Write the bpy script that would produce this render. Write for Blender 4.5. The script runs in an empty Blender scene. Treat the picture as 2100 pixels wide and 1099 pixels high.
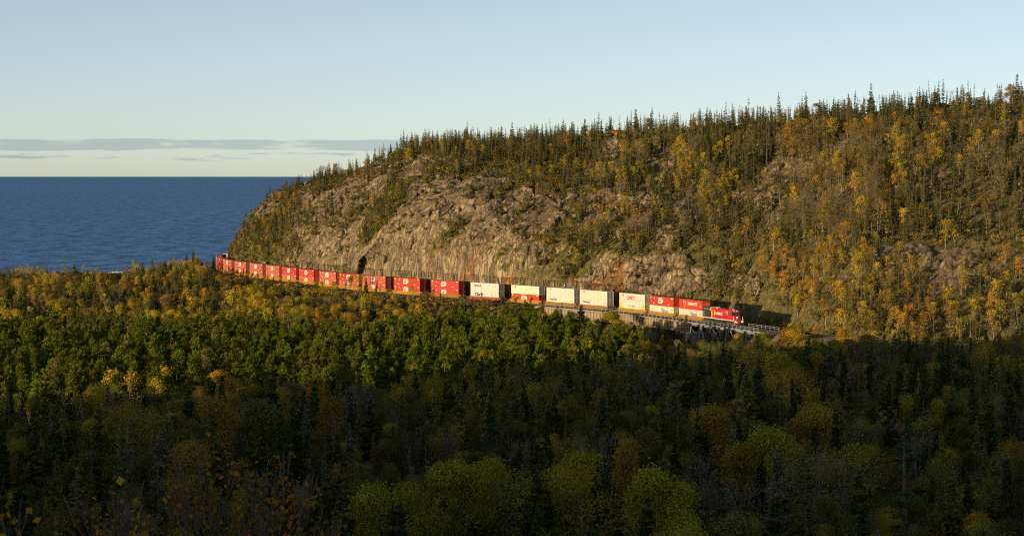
import bpy, bmesh, math, random
import numpy as np
from mathutils import Vector, Matrix

SC = bpy.context.scene
COL = SC.collection
random.seed(7)
RNG = np.random.default_rng(11)
R = math.radians

# ------------------------------------------------------------------ camera, sky, sun, exposure
F = 4575.0                     # focal length in photo pixels (photo 2100 wide)
CH = 58.0                      # camera height over the lake
PIT = math.atan(187.5 / F)
cam_d = bpy.data.cameras.new('camera')
cam_d.sensor_width = 36.0
cam_d.lens = F / 2100 * 36.0
cam_d.clip_start = 1.0
cam_d.clip_end = 900000.0
cam_d.dof.use_dof = True
cam_d.dof.focus_distance = 700.0
cam_d.dof.aperture_fstop = 5.6
cam = bpy.data.objects.new('camera', cam_d)
COL.objects.link(cam)
cam.location = (0, 0, CH)
cam.rotation_euler = (R(90) - PIT, 0, 0)
SC.camera = cam

SUN_EL = 5.4
SUN_AZ = 42.0                  # from -X towards -Y
to_sun = Vector((-math.cos(R(SUN_AZ)) * math.cos(R(SUN_EL)), -math.sin(R(SUN_AZ)) * math.cos(R(SUN_EL)), math.sin(R(SUN_EL))))
sun_d = bpy.data.lights.new('sun', 'SUN')
sun_d.energy = 4.6
sun_d.angle = R(0.53)
sun_d.color = (1.0, 0.73, 0.39)
sun = bpy.data.objects.new('sun', sun_d)
COL.objects.link(sun)
sun.rotation_euler = to_sun.to_track_quat('Z', 'Y').to_euler()

SKY_STRENGTH = 0.146
world = bpy.data.worlds.new('World')
SC.world = world
world.use_nodes = True
wn = world.node_tree
for n in list(wn.nodes):
    wn.nodes.remove(n)


def nd(nt, t, **kw):
    n = nt.nodes.new(t)
    for k, v in kw.items():
        if k == 'inp':
            for kk, vv in v.items():
                n.inputs[kk].default_value = vv
        else:
            setattr(n, k, v)
    return n


def lk(nt, a, b):
    nt.links.new(a, b)


sky = nd(wn, 'ShaderNodeTexSky', sky_type='NISHITA', sun_disc=False)
sky.sun_elevation = R(SUN_EL)
sky.sun_rotation = math.atan2(to_sun.x, to_sun.y)
sky.altitude = 0
sky.air_density = 0.4
sky.dust_density = 0.35
sky.ozone_density = 0.5
tc = nd(wn, 'ShaderNodeTexCoord')
sep = nd(wn, 'ShaderNodeSeparateXYZ')
lk(wn, tc.outputs['Generated'], sep.inputs[0])


def wmath(op, a, b=None, clamp=False):
    m = nd(wn, 'ShaderNodeMath', operation=op, use_clamp=clamp)
    for i, v in enumerate((a, b)):
        if v is None:
            continue
        if isinstance(v, (int, float)):
            m.inputs[i].default_value = v
        else:
            lk(wn, v, m.inputs[i])
    return m.outputs[0]


def wrange(v, a, b, c=0.0, d=1.0):
    m = nd(wn, 'ShaderNodeMapRange', interpolation_type='SMOOTHSTEP')
    lk(wn, v, m.inputs[0])
    for i, x in enumerate((a, b, c, d)):
        m.inputs[i + 1].default_value = x
    return m.outputs[0]


def cloud_layer(scale, lo, mid0, mid1, hi, thr, seed):
    mp = nd(wn, 'ShaderNodeMapping')
    lk(wn, tc.outputs['Generated'], mp.inputs[0])
    mp.inputs['Scale'].default_value = scale
    mp.inputs['Location'].default_value = (seed, seed * 2.3, seed * 0.7)
    nz = nd(wn, 'ShaderNodeTexNoise', inp={'Scale': 1.0, 'Detail': 6.0, 'Roughness': 0.62})
    lk(wn, mp.outputs[0], nz.inputs['Vector'])
    up = wrange(sep.outputs[2], lo, mid0)
    dn = wrange(sep.outputs[2], mid1, hi, 1.0, 0.0)
    band = wmath('MULTIPLY', up, dn)
    v = wmath('ADD', nz.outputs[0], wmath('MULTIPLY', wmath('SUBTRACT', band, 1.0), 0.45))
    return wrange(v, thr, thr + 0.12)


c1 = cloud_layer((17, 17, 150), 0.0098, 0.0122, 0.0154, 0.0182, 0.385, 5.3)
c2 = cloud_layer((34, 34, 480), 0.0045, 0.0065, 0.0100, 0.0135, 0.53, 7.7)
cm = wmath('MULTIPLY', wmath('MAXIMUM', c1, c2), 0.62)
shs = nd(wn, 'ShaderNodeHueSaturation', inp={'Saturation': 0.78, 'Value': 1.0, 'Fac': 1.0})
stn = nd(wn, 'ShaderNodeMix', data_type='RGBA', blend_type='MULTIPLY', inp={0: 1.0})
stn.inputs[7].default_value = (1.0, 0.965, 0.93, 1)
lk(wn, sky.outputs[0], stn.inputs[6])
lk(wn, stn.outputs[2], shs.inputs['Color'])
cmix = nd(wn, 'ShaderNodeMix', data_type='RGBA')
lk(wn, cm, cmix.inputs[0])
lk(wn, shs.outputs[0], cmix.inputs[6])
cmul = nd(wn, 'ShaderNodeMix', data_type='RGBA', blend_type='MULTIPLY', inp={0: 1.0})
lk(wn, shs.outputs[0], cmul.inputs[6])
cmul.inputs[7].default_value = (0.50, 0.60, 0.74, 1)
lk(wn, cmul.outputs[2], cmix.inputs[7])
bg = nd(wn, 'ShaderNodeBackground', inp={'Strength': SKY_STRENGTH})
lk(wn, cmix.outputs[2], bg.inputs['Color'])
wo = nd(wn, 'ShaderNodeOutputWorld')
lk(wn, bg.outputs[0], wo.inputs['Surface'])

SC.view_settings.view_transform = 'Standard'
SC.view_settings.look = 'None'
SC.view_settings.exposure = 0.25
SC.view_settings.gamma = 1.0
SC.view_settings.use_curve_mapping = False
SC.render.engine = 'CYCLES'
SC.cycles.use_denoising = False
SC.cycles.denoiser = 'OPENIMAGEDENOISE'
SC.cycles.denoising_input_passes = 'RGB_ALBEDO_NORMAL'
SC.cycles.max_bounces = 5
SC.cycles.diffuse_bounces = 3
SC.cycles.glossy_bounces = 2
SC.cycles.transparent_max_bounces = 6
SC.cycles.sample_clamp_indirect = 4.0
SC.render.film_transparent = False
SC.cycles.filter_width = 1.1


# ------------------------------------------------------------------ numbers: noise, projection, the railway line
def proj(X, Y, Z):
    cp, sp = math.cos(PIT), math.sin(PIT)
    dz = Z - CH
    fw = Y * cp - dz * sp
    up = Y * sp + dz * cp
    return 1050 + F * X / fw, 549.5 - F * up / fw


def z_at(y, D):
    """height of a point seen on photo row y at ground distance D"""
    cp, sp = math.cos(PIT), math.sin(PIT)
    k = (549.5 - y) / F
    return CH + D * (k * cp - sp) / (cp + k * sp)


def hsh(ix, iy, iz, seed):
    h = (ix.astype(np.int64) * 374761393 + iy.astype(np.int64) * 668265263 + iz.astype(np.int64) * 2147483647 + seed * 974711) & 0xFFFFFFFF
    h = ((h ^ (h >> 13)) * 1274126177) & 0xFFFFFFFF
    h = ((h ^ (h >> 16)) * 2246822519) & 0xFFFFFFFF
    h = h ^ (h >> 15)
    return (h & 0xFFFFFF) / float(0x1000000)


def vnoise(x, y, z, seed=0):
    ix, iy, iz = np.floor(x), np.floor(y), np.floor(z)
    fx, fy, fz = x - ix, y - iy, z - iz
    fx, fy, fz = (f * f * (3 - 2 * f) for f in (fx, fy, fz))
    out = 0.0
    for a in (0, 1):
        for b in (0, 1):
            for c in (0, 1):
                w = (fx if a else 1 - fx) * (fy if b else 1 - fy) * (fz if c else 1 - fz)
                out = out + w * hsh(ix + a, iy + b, iz + c, seed)
    return out * 2 - 1


def fbm(x, y, z, oct=4, seed=0, gain=0.5):
    o, a, f, s = 0.0, 1.0, 1.0, 0.0
    for k in range(oct):
        o = o + a * vnoise(x * f, y * f, z * f, seed + k * 17)
        s += a
        a *= gain
        f *= 2.03
    return o / s


def worley(x, y, z, seed=0):
    ix, iy, iz = np.floor(x), np.floor(y), np.floor(z)
    d1 = np.full(x.shape, 9.0)
    d2 = np.full(x.shape, 9.0)
    cid = np.zeros(x.shape)
    for a in (-1, 0, 1):
        for b in (-1, 0, 1):
            for c in (-1, 0, 1):
                jx, jy, jz = ix + a, iy + b, iz + c
                dx = jx + hsh(jx, jy, jz, seed) - x
                dy = jy + hsh(jx, jy, jz, seed + 1) - y
                dz = jz + hsh(jx, jy, jz, seed + 2) - z
                d = np.sqrt(dx * dx + dy * dy + dz * dz)
                near = d < d1
                d2 = np.where(near, d1, np.minimum(d2, d))
                cid = np.where(near, hsh(jx, jy, jz, seed + 3), cid)
                d1 = np.where(near, d, d1)
    return d1, d2, cid


def sstep(a, b, v):
    t = np.clip((v - a) / (b - a), 0, 1)
    return t * t * (3 - 2 * t)


# the line: s = metres behind the front coupler of the locomotive, heading in degrees off the view axis
S = np.arange(-200, 560, 0.5)
_ks = [-200, -110, -70, -38, -20, 0, 30, 60, 85, 110, 130, 150, 175, 195, 215, 240, 262, 285, 330, 360, 385, 402, 418, 436, 452, 475, 500, 560]
_kb = [88, 85, 70, 30, 21, 20, 21.5, 25, 31, 34, 36, 38, 40.5, 40.5, 38, 33, 28, 26.5, 26.2, 25.5, 21, 14, 11, 6, -8, -30, -60, -80]
B = np.radians(np.interp(S, _ks, _kb))
B = np.convolve(np.pad(B, (15, 14), mode='edge'), np.ones(30) / 30, 'valid')
PX = np.cumsum(-np.sin(B)) * 0.5
PY = np.cumsum(np.cos(B)) * 0.5
_i0 = int(np.argmin(abs(S)))
PX += 67 - PX[_i0]
PY += 655 - PY[_i0]
PZ = 14 + np.interp(S, [150, 450], [0, 1.3])      # top of rail


def track(s):
    """point on the line at rail top and the yaw whose local +x looks forward (towards the locomotive's front)"""
    x, y, z, b = (float(np.interp(s, S, a)) for a in (PX, PY, PZ, B))
    return Vector((x, y, z)), math.atan2(-math.cos(b), math.sin(b))


def offset(s, lat, dz):
    """lat > 0 is the valley side (towards the photographer)"""
    p, yaw = track(s)
    return Vector((p.x + math.sin(yaw) * lat, p.y - math.cos(yaw) * lat, p.z + dz))


BR0, BR1 = -19.0, 124.0        # bridge from / to


# ------------------------------------------------------------------ materials
def principled(name, rough=0.6, metal=0.0, spec=0.3):
    m = bpy.data.materials.new(name)
    m.use_nodes = True
    nt = m.node_tree
    p = nt.nodes['Principled BSDF']
    p.inputs['Roughness'].default_value = rough
    p.inputs['Metallic'].default_value = metal
    p.inputs['Specular IOR Level'].default_value = spec
    return m, nt, p


def noise_node(nt, scale, detail=4.0, rough=0.6, vec=None, stretch=None):
    n = nd(nt, 'ShaderNodeTexNoise', inp={'Scale': scale, 'Detail': detail, 'Roughness': rough})
    if vec is None:
        vec = nd(nt, 'ShaderNodeTexCoord').outputs['Object']
    if stretch:
        mp = nd(nt, 'ShaderNodeMapping')
        mp.inputs['Scale'].default_value = stretch
        lk(nt, vec, mp.inputs[0])
        vec = mp.outputs[0]
    lk(nt, vec, n.inputs['Vector'])
    return n.outputs[0]


def rng_node(nt, v, a, b, c=0.0, d=1.0):
    m = nd(nt, 'ShaderNodeMapRange')
    lk(nt, v, m.inputs[0])
    for i, x in enumerate((a, b, c, d)):
        m.inputs[i + 1].default_value = x
    return m.outputs[0]


def mix_node(nt, fac, a, b, blend='MIX'):
    m = nd(nt, 'ShaderNodeMix', data_type='RGBA', blend_type=blend)
    for i, v in ((0, fac), (6, a), (7, b)):
        if isinstance(v, (int, float)):
            m.inputs[i].default_value = v
        elif isinstance(v, tuple):
            m.inputs[i].default_value = v if len(v) == 4 else (*v, 1)
        else:
            lk(nt, v, m.inputs[i])
    return m.outputs[2]


def paint(name, color=None, rough=0.45, spec=0.35, dirt=(0.16, 0.12, 0.08), dirt_amt=0.35, scale=0.7, metal=0.0, streak=True):
    """painted or bare metal with vertical dirt streaks; color None = the object's own colour"""
    m, nt, p = principled(name, rough, metal, spec)
    if color is None:
        base = nd(nt, 'ShaderNodeObjectInfo').outputs['Color']
    else:
        base = (*color, 1)
    n1 = noise_node(nt, scale, 5, 0.65, stretch=(1.6, 1.6, 0.25) if streak else None)
    n2 = noise_node(nt, scale * 4, 3, 0.6)
    f = rng_node(nt, n1, 0.48, 0.78, 0.0, dirt_amt)
    c = mix_node(nt, f, base, (*dirt, 1))
    c = mix_node(nt, rng_node(nt, n2, 0.35, 0.7, 0.0, 0.18), c, mix_node(nt, 0.5, c, (0.05, 0.05, 0.05, 1)))
    lk(nt, c, p.inputs['Base Color'])
    lk(nt, rng_node(nt, n1, 0.3, 0.7, rough - 0.08, rough + 0.2), p.inputs['Roughness'])
    return m


M = {}
M['container'] = paint('container_paint', None, 0.5, 0.25, dirt_amt=0.42, scale=0.9)
M['container_roof'] = paint('container_roof_paint', None, 0.6, 0.2, dirt=(0.25, 0.22, 0.2), dirt_amt=0.5, streak=False)
M['white_mark'] = paint('white_lettering', (0.82, 0.82, 0.78), 0.5, dirt_amt=0.12)
M['navy_mark'] = paint('navy_lettering', (0.03, 0.035, 0.16), 0.5, dirt_amt=0.05)
M['blue_mark'] = paint('blue_lettering', (0.05, 0.07, 0.42), 0.5, dirt_amt=0.05)
M['red_mark'] = paint('red_lettering', (0.5, 0.03, 0.03), 0.5, dirt_amt=0.05)
M['orange_mark'] = paint('orange_lettering', (0.62, 0.2, 0.05), 0.5, dirt_amt=0.05)
M['yellow_mark'] = paint('yellow_lettering', (0.8, 0.52, 0.02), 0.5, dirt_amt=0.08)
M['green_mark'] = paint('green_lettering', (0.03, 0.25, 0.06), 0.5, dirt_amt=0.05)
M['grey_mark'] = paint('grey_lettering', (0.32, 0.3, 0.26), 0.5, dirt_amt=0.05)
M['sticker'] = paint('blue_grey_sticker', (0.35, 0.45, 0.5), 0.5, dirt_amt=0.05)
M['well'] = paint('well_car_paint', None, 0.55, 0.25, dirt=(0.14, 0.07, 0.03), dirt_amt=0.75, scale=0.9)
M['truck_steel'] = paint('truck_steel', (0.06, 0.045, 0.035), 0.7, 0.25, dirt=(0.16, 0.09, 0.05), dirt_amt=0.6)
M['wheel_steel'] = paint('wheel_steel', (0.09, 0.075, 0.065), 0.5, 0.4, dirt_amt=0.5)
M['loco_red'] = paint('locomotive_red', (0.52, 0.018, 0.012), 0.3, 0.5, dirt_amt=0.12)
M['loco_black'] = paint('locomotive_black', (0.035, 0.033, 0.032), 0.5, 0.3, dirt=(0.16, 0.12, 0.08), dirt_amt=0.4)
M['loco_yellow'] = paint('locomotive_gold', (0.82, 0.5, 0.02), 0.4, 0.4, dirt_amt=0.1)
M['loco_white'] = paint('locomotive_white', (0.8, 0.76, 0.66), 0.4, 0.4, dirt_amt=0.2)
M['grille'] = paint('grille_grey', (0.16, 0.16, 0.15), 0.6, 0.3)
M['steel_grey'] = paint('galvanised_steel', (0.29, 0.31, 0.31), 0.55, 0.35, dirt=(0.2, 0.13, 0.08), dirt_amt=0.35)
M['rail'] = paint('rail_steel', (0.2, 0.15, 0.12), 0.35, 0.5, metal=0.6)
M['tie'] = paint('creosoted_timber', (0.075, 0.055, 0.042), 0.9, 0.1, streak=False)
M['ballast'] = paint('ballast', (0.2, 0.165, 0.13), 0.95, 0.1, dirt=(0.1, 0.08, 0.06), dirt_amt=0.7, scale=2.0, streak=False)
M['girder'] = paint('weathered_girder', (0.36, 0.30, 0.2), 0.75, 0.2, dirt=(0.24, 0.1, 0.035), dirt_amt=0.95, scale=0.55)
M['trestle'] = paint('blue_grey_trestle_steel', (0.25, 0.28, 0.32), 0.6, 0.3, dirt=(0.2, 0.12, 0.07), dirt_amt=0.5)
M['concrete'] = paint('abutment_concrete', (0.36, 0.33, 0.27), 0.9, 0.1, dirt=(0.12, 0.09, 0.06), dirt_amt=0.7)
M['post'] = paint('dark_fence_timber', (0.05, 0.04, 0.032), 0.85, 0.15)
m_, nt_, p_ = principled('cab_glass', 0.08, 0.0, 0.8)
p_.inputs['Base Color'].default_value = (0.03, 0.05, 0.08, 1)
M['glass'] = m_
m_, nt_, p_ = principled('headlight_lens', 0.2, 0.0, 0.5)
p_.inputs['Base Color'].default_value = (0.85, 0.82, 0.75, 1)
p_.inputs['Emission Color'].default_value = (1.0, 0.9, 0.7, 1)
p_.inputs['Emission Strength'].default_value = 3.0
M['lens'] = m_


def leaf_mat(name, inst, trans=0.22):
    m = bpy.data.materials.new(name)
    m.use_nodes = True
    nt = m.node_tree
    for n in list(nt.nodes):
        nt.nodes.remove(n)
    out = nd(nt, 'ShaderNodeOutputMaterial')
    if inst:
        c = nd(nt, 'ShaderNodeAttribute', attribute_type='INSTANCER', attribute_name='tint').outputs['Color']
    else:
        c = nd(nt, 'ShaderNodeObjectInfo').outputs['Color']
    sh = nd(nt, 'ShaderNodeAttribute', attribute_name='shade').outputs['Fac']
    # each leaf or spray a little lighter, darker, browner or greener than its neighbours
    hsv = nd(nt, 'ShaderNodeHueSaturation', inp={'Saturation': 1.0, 'Fac': 1.0})
    lk(nt, rng_node(nt, sh, 0.0, 1.0, 0.488, 0.514), hsv.inputs['Hue'])
    lk(nt, rng_node(nt, sh, 0.0, 1.0, 0.62, 1.38), hsv.inputs['Value'])
    lk(nt, c, hsv.inputs['Color'])
    d = nd(nt, 'ShaderNodeBsdfDiffuse')
    t = nd(nt, 'ShaderNodeBsdfTranslucent')
    lk(nt, hsv.outputs[0], d.inputs['Color'])
    lk(nt, hsv.outputs[0], t.inputs['Color'])
    mx = nd(nt, 'ShaderNodeMixShader', inp={0: trans})
    lk(nt, d.outputs[0], mx.inputs[1])
    lk(nt, t.outputs[0], mx.inputs[2])
    lk(nt, mx.outputs[0], out.inputs['Surface'])
    return m


M['leaf'] = leaf_mat('foliage', False)
M['leaf_mass'] = leaf_mat('foliage_of_the_mass', True)
M['bark'] = paint('grey_bark', (0.14, 0.115, 0.09), 0.9, 0.1, dirt=(0.05, 0.04, 0.03), dirt_amt=0.6, scale=1.5, streak=False)
M['pale_bark'] = paint('pale_bark', (0.36, 0.32, 0.27), 0.85, 0.1, dirt=(0.12, 0.1, 0.08), dirt_amt=0.5, scale=1.5, streak=False)


def rock_material():
    m, nt, p = principled('hill_rock_and_moss', 0.92, 0, 0.15)
    pos = nd(nt, 'ShaderNodeNewGeometry').outputs['Position']
    at = nd(nt, 'ShaderNodeAttribute', attribute_name='rock').outputs['Fac']
    ru = nd(nt, 'ShaderNodeAttribute', attribute_name='rust').outputs['Fac']
    n1 = noise_node(nt, 0.09, 6, 0.65, pos)
    n2 = noise_node(nt, 0.55, 6, 0.7, pos)
    n3 = noise_node(nt, 0.25, 6, 0.7, pos, (1.0, 1.0, 0.22))
    rock = mix_node(nt, rng_node(nt, n1, 0.38, 0.62), (0.27, 0.2, 0.12, 1), (0.46, 0.345, 0.2, 1))
    rock = mix_node(nt, rng_node(nt, n3, 0.46, 0.62, 0, 0.85), rock, (0.16, 0.125, 0.092, 1))
    rock = mix_node(nt, rng_node(nt, n2, 0.58, 0.75, 0, 0.55), rock, (0.66, 0.55, 0.37, 1))
    rust = mix_node(nt, rng_node(nt, n2, 0.4, 0.6), (0.42, 0.19, 0.055, 1), (0.3, 0.2, 0.1, 1))
    rock = mix_node(nt, ru, rock, rust)
    moss = mix_node(nt, rng_node(nt, n2, 0.4, 0.62), (0.12, 0.118, 0.04, 1), (0.25, 0.195, 0.08, 1))
    edge = nd(nt, 'ShaderNodeMath', operation='ADD')
    lk(nt, at, edge.inputs[0])
    lk(nt, rng_node(nt, n2, 0.3, 0.7, -0.45, 0.45), edge.inputs[1])
    c = mix_node(nt, rng_node(nt, edge.outputs[0], 0.35, 0.55), moss, rock)
    rot = nd(nt, 'ShaderNodeMapping')
    rot.inputs['Rotation'].default_value = (0, R(38), 0)
    rot.inputs['Scale'].default_value = (0.55, 0.3, 0.1)
    lk(nt, pos, rot.inputs[0])
    fr1 = nd(nt, 'ShaderNodeTexNoise', inp={'Scale': 1.0, 'Detail': 7.0, 'Roughness': 0.68, 'Distortion': 0.6})
    lk(nt, rot.outputs[0], fr1.inputs['Vector'])
    rdg = nd(nt, 'ShaderNodeMath', operation='ABSOLUTE')
    sb_ = nd(nt, 'ShaderNodeMath', operation='SUBTRACT', inp={1: 0.5})
    lk(nt, fr1.outputs[0], sb_.inputs[0])
    lk(nt, sb_.outputs[0], rdg.inputs[0])
    crack = rng_node(nt, rdg.outputs[0], 0.0, 0.05, 0.0, 1.0)
    crv = nd(nt, 'ShaderNodeMath', operation='MULTIPLY')
    lk(nt, rng_node(nt, rdg.outputs[0], 0.0, 0.028, 0.62, 0.0), crv.inputs[0])
    lk(nt, at, crv.inputs[1])
    c = mix_node(nt, crv.outputs[0], c, (0.05, 0.042, 0.034, 1))
    lk(nt, c, p.inputs['Base Color'])
    b1 = nd(nt, 'ShaderNodeBump', inp={'Strength': 0.75, 'Distance': 0.8})
    lk(nt, crack, b1.inputs['Height'])
    b2 = nd(nt, 'ShaderNodeBump', inp={'Strength': 0.8, 'Distance': 1.2})
    lk(nt, n2, b2.inputs['Height'])
    lk(nt, b1.outputs[0], b2.inputs['Normal'])
    lk(nt, b2.outputs[0], p.inputs['Normal'])
    return m


M['hill'] = rock_material()


def soil_material():
    m, nt, p = principled('forest_floor', 0.95, 0, 0.05)
    pos = nd(nt, 'ShaderNodeNewGeometry').outputs['Position']
    n1 = noise_node(nt, 0.2, 6, 0.65, pos)
    n2 = noise_node(nt, 2.0, 5, 0.7, pos)
    c = mix_node(nt, rng_node(nt, n1, 0.35, 0.65), (0.035, 0.03, 0.016, 1), (0.085, 0.058, 0.026, 1))
    c = mix_node(nt, rng_node(nt, n2, 0.5, 0.7), c, (0.05, 0.055, 0.02, 1))
    lk(nt, c, p.inputs['Base Color'])
    b = nd(nt, 'ShaderNodeBump', inp={'Strength': 0.8, 'Distance': 0.5})
    lk(nt, n2, b.inputs['Height'])
    lk(nt, b.outputs[0], p.inputs['Normal'])
    return m


M['soil'] = soil_material()


def sea_material():
    m = bpy.data.materials.new('lake_water')
    m.use_nodes = True
    nt = m.node_tree
    for n in list(nt.nodes):
        nt.nodes.remove(n)
    out = nd(nt, 'ShaderNodeOutputMaterial')
    pos = nd(nt, 'ShaderNodeNewGeometry').outputs['Position']
    w1 = noise_node(nt, 0.055, 4, 0.6, pos, (1.0, 0.42, 1.0))
    w2 = noise_node(nt, 0.3, 4, 0.65, pos, (1.0, 0.5, 1.0))
    w3 = noise_node(nt, 0.0028, 4, 0.6, pos, (1.0, 0.25, 1.0))
    h = nd(nt, 'ShaderNodeMath', operation='MULTIPLY_ADD', inp={1: 3.0})
    lk(nt, w1, h.inputs[0])
    lk(nt, w2, h.inputs[2])
    bmp = nd(nt, 'ShaderNodeBump', inp={'Strength': 1.0, 'Distance': 2.2})
    lk(nt, h.outputs[0], bmp.inputs['Height'])
    base = mix_node(nt, rng_node(nt, w3, 0.35, 0.65), (0.085, 0.25, 0.53, 1), (0.12, 0.31, 0.60, 1))
    base = mix_node(nt, rng_node(nt, w1, 0.47, 0.60), base, (0.012, 0.060, 0.19, 1))  # light and dark of the waves put into the water colour, besides the bump
    wc = nd(nt, 'ShaderNodeMath', operation='MULTIPLY')
    w4 = noise_node(nt, 0.16, 3, 0.6, pos, (0.5, 0.35, 1.0))
    w5 = noise_node(nt, 0.02, 3, 0.5, pos)
    lk(nt, rng_node(nt, w4, 0.665, 0.70), wc.inputs[0])
    lk(nt, rng_node(nt, w5, 0.5, 0.6), wc.inputs[1])
    base = mix_node(nt, wc.outputs[0], base, (0.6, 0.62, 0.62, 1))
    d = nd(nt, 'ShaderNodeBsdfDiffuse')
    lk(nt, base, d.inputs['Color'])
    lk(nt, bmp.outputs[0], d.inputs['Normal'])
    g = nd(nt, 'ShaderNodeBsdfGlossy', inp={'Roughness': 0.42, 'Color': (0.5, 0.75, 1.0, 1)})
    lk(nt, bmp.outputs[0], g.inputs['Normal'])
    mx = nd(nt, 'ShaderNodeMixShader', inp={0: 0.29})
    lk(nt, d.outputs[0], mx.inputs[1])
    lk(nt, g.outputs[0], mx.inputs[2])
    lk(nt, mx.outputs[0], out.inputs['Surface'])
    return m


M['sea'] = sea_material()
M['foam'] = paint('surf_foam', (0.75, 0.77, 0.78), 0.8, 0.1, dirt=(0.3, 0.4, 0.45), dirt_amt=0.8, scale=0.3, streak=False)


# ------------------------------------------------------------------ mesh helpers
class Buf:
    """quads with a per-vertex 'shade' value, collected as arrays"""
    def __init__(self):
        self.v, self.f, self.s, self.m, self.n = [], [], [], [], 0

    def quads(self, a, b, c, d, shade, mat=0):
        k = len(a)
        v = np.stack([a, b, c, d], 1).reshape(-1, 3)
        self.v.append(v)
        self.f.append((np.arange(k * 4) + self.n).reshape(-1, 4))
        self.s.append(np.repeat(np.broadcast_to(shade, (k,)), 4))
        self.m.append(np.full(k, mat))
        self.n += k * 4

    def tubes(self, segs, sides=4, mat=0):
        """segs rows: p0(3) p1(3) r0 r1"""
        a = np.asarray(segs, float).reshape(-1, 8)
        k = len(a)
        if not k:
            return
        p0, p1, r0, r1 = a[:, :3], a[:, 3:6], a[:, 6:7], a[:, 7:8]
        d = p1 - p0
        d = d / np.maximum(np.linalg.norm(d, axis=1, keepdims=True), 1e-6)
        ref = np.where(abs(d[:, 2:3]) > 0.9, np.array([[1.0, 0, 0]]), np.array([[0, 0, 1.0]]))
        u = np.cross(d, ref)
        u /= np.linalg.norm(u, axis=1, keepdims=True)
        w = np.cross(d, u)
        rings = []
        for p, r in ((p0, r0), (p1, r1)):
            for j in range(sides):
                t = 2 * math.pi * j / sides
                rings.append(p + (u * math.cos(t) + w * math.sin(t)) * r)
        v = np.stack(rings, 1).reshape(-1, 3)
        base = np.arange(k)[:, None] * (2 * sides) + self.n
        fs = []
        for j in range(sides):
            j2 = (j + 1) % sides
            fs.append(np.concatenate([base + j, base + j2, base + sides + j2, base + sides + j], 1))
        self.v.append(v)
        self.f.append(np.stack(fs, 1).reshape(-1, 4))
        self.s.append(np.full(len(v), 0.5))
        self.m.append(np.full(k * sides, mat))
        self.n += len(v)

    def mesh(self, name, mats):
        return mesh_np(name, np.concatenate(self.v), np.concatenate(self.f), mats, np.concatenate(self.s), np.concatenate(self.m))


def mesh_np(name, v, f, mats, shade=None, mi=None, smooth=False, attrs=None):
    me = bpy.data.meshes.new(name)
    nf = len(f)
    me.vertices.add(len(v))
    me.vertices.foreach_set('co', np.ascontiguousarray(v, np.float32).ravel())
    me.loops.add(nf * 4)
    me.loops.foreach_set('vertex_index', np.ascontiguousarray(f, np.int32).ravel())
    me.polygons.add(nf)
    me.polygons.foreach_set('loop_start', np.arange(nf, dtype=np.int32) * 4)
    me.polygons.foreach_set('loop_total', np.full(nf, 4, np.int32))
    for mt in mats:
        me.materials.append(mt)
    if mi is not None:
        me.polygons.foreach_set('material_index', np.ascontiguousarray(mi, np.int32))
    if smooth:
        me.polygons.foreach_set('use_smooth', np.ones(nf, bool))
    allat = dict(attrs or {})
    if shade is not None:
        allat['shade'] = shade
    for k, a in allat.items():
        at = me.attributes.new(k, 'FLOAT', 'POINT')
        at.data.foreach_set('value', np.ascontiguousarray(a, np.float32))
    me.update(calc_edges=True)
    return me


def joined(*bufs):
    """several Bufs as one, material slot = place in the list"""
    o = Buf()
    for k, b in enumerate(bufs):
        for v, f, s, m in zip(b.v, b.f, b.s, b.m):
            o.v.append(v)
            o.s.append(s)
            o.m.append(np.full(len(m), k))
        off = o.n
        for f in b.f:
            o.f.append(f + off)
        o.n += b.n
    return o


def add(name, data, parent=None, loc=None, rot=None, color=None):
    o = bpy.data.objects.new(name, data)
    COL.objects.link(o)
    if parent is not None:
        o.parent = parent
    if loc is not None:
        o.location = loc
    if rot is not None:
        o.rotation_euler = rot
    if color is not None:
        o.color = (*color[:3], 1)
    return o


def tag(o, label=None, cat=None, group=None, kind=None):
    for k, v in (('label', label), ('category', cat), ('group', group), ('kind', kind)):
        if v:
            o[k] = v
    return o


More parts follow.
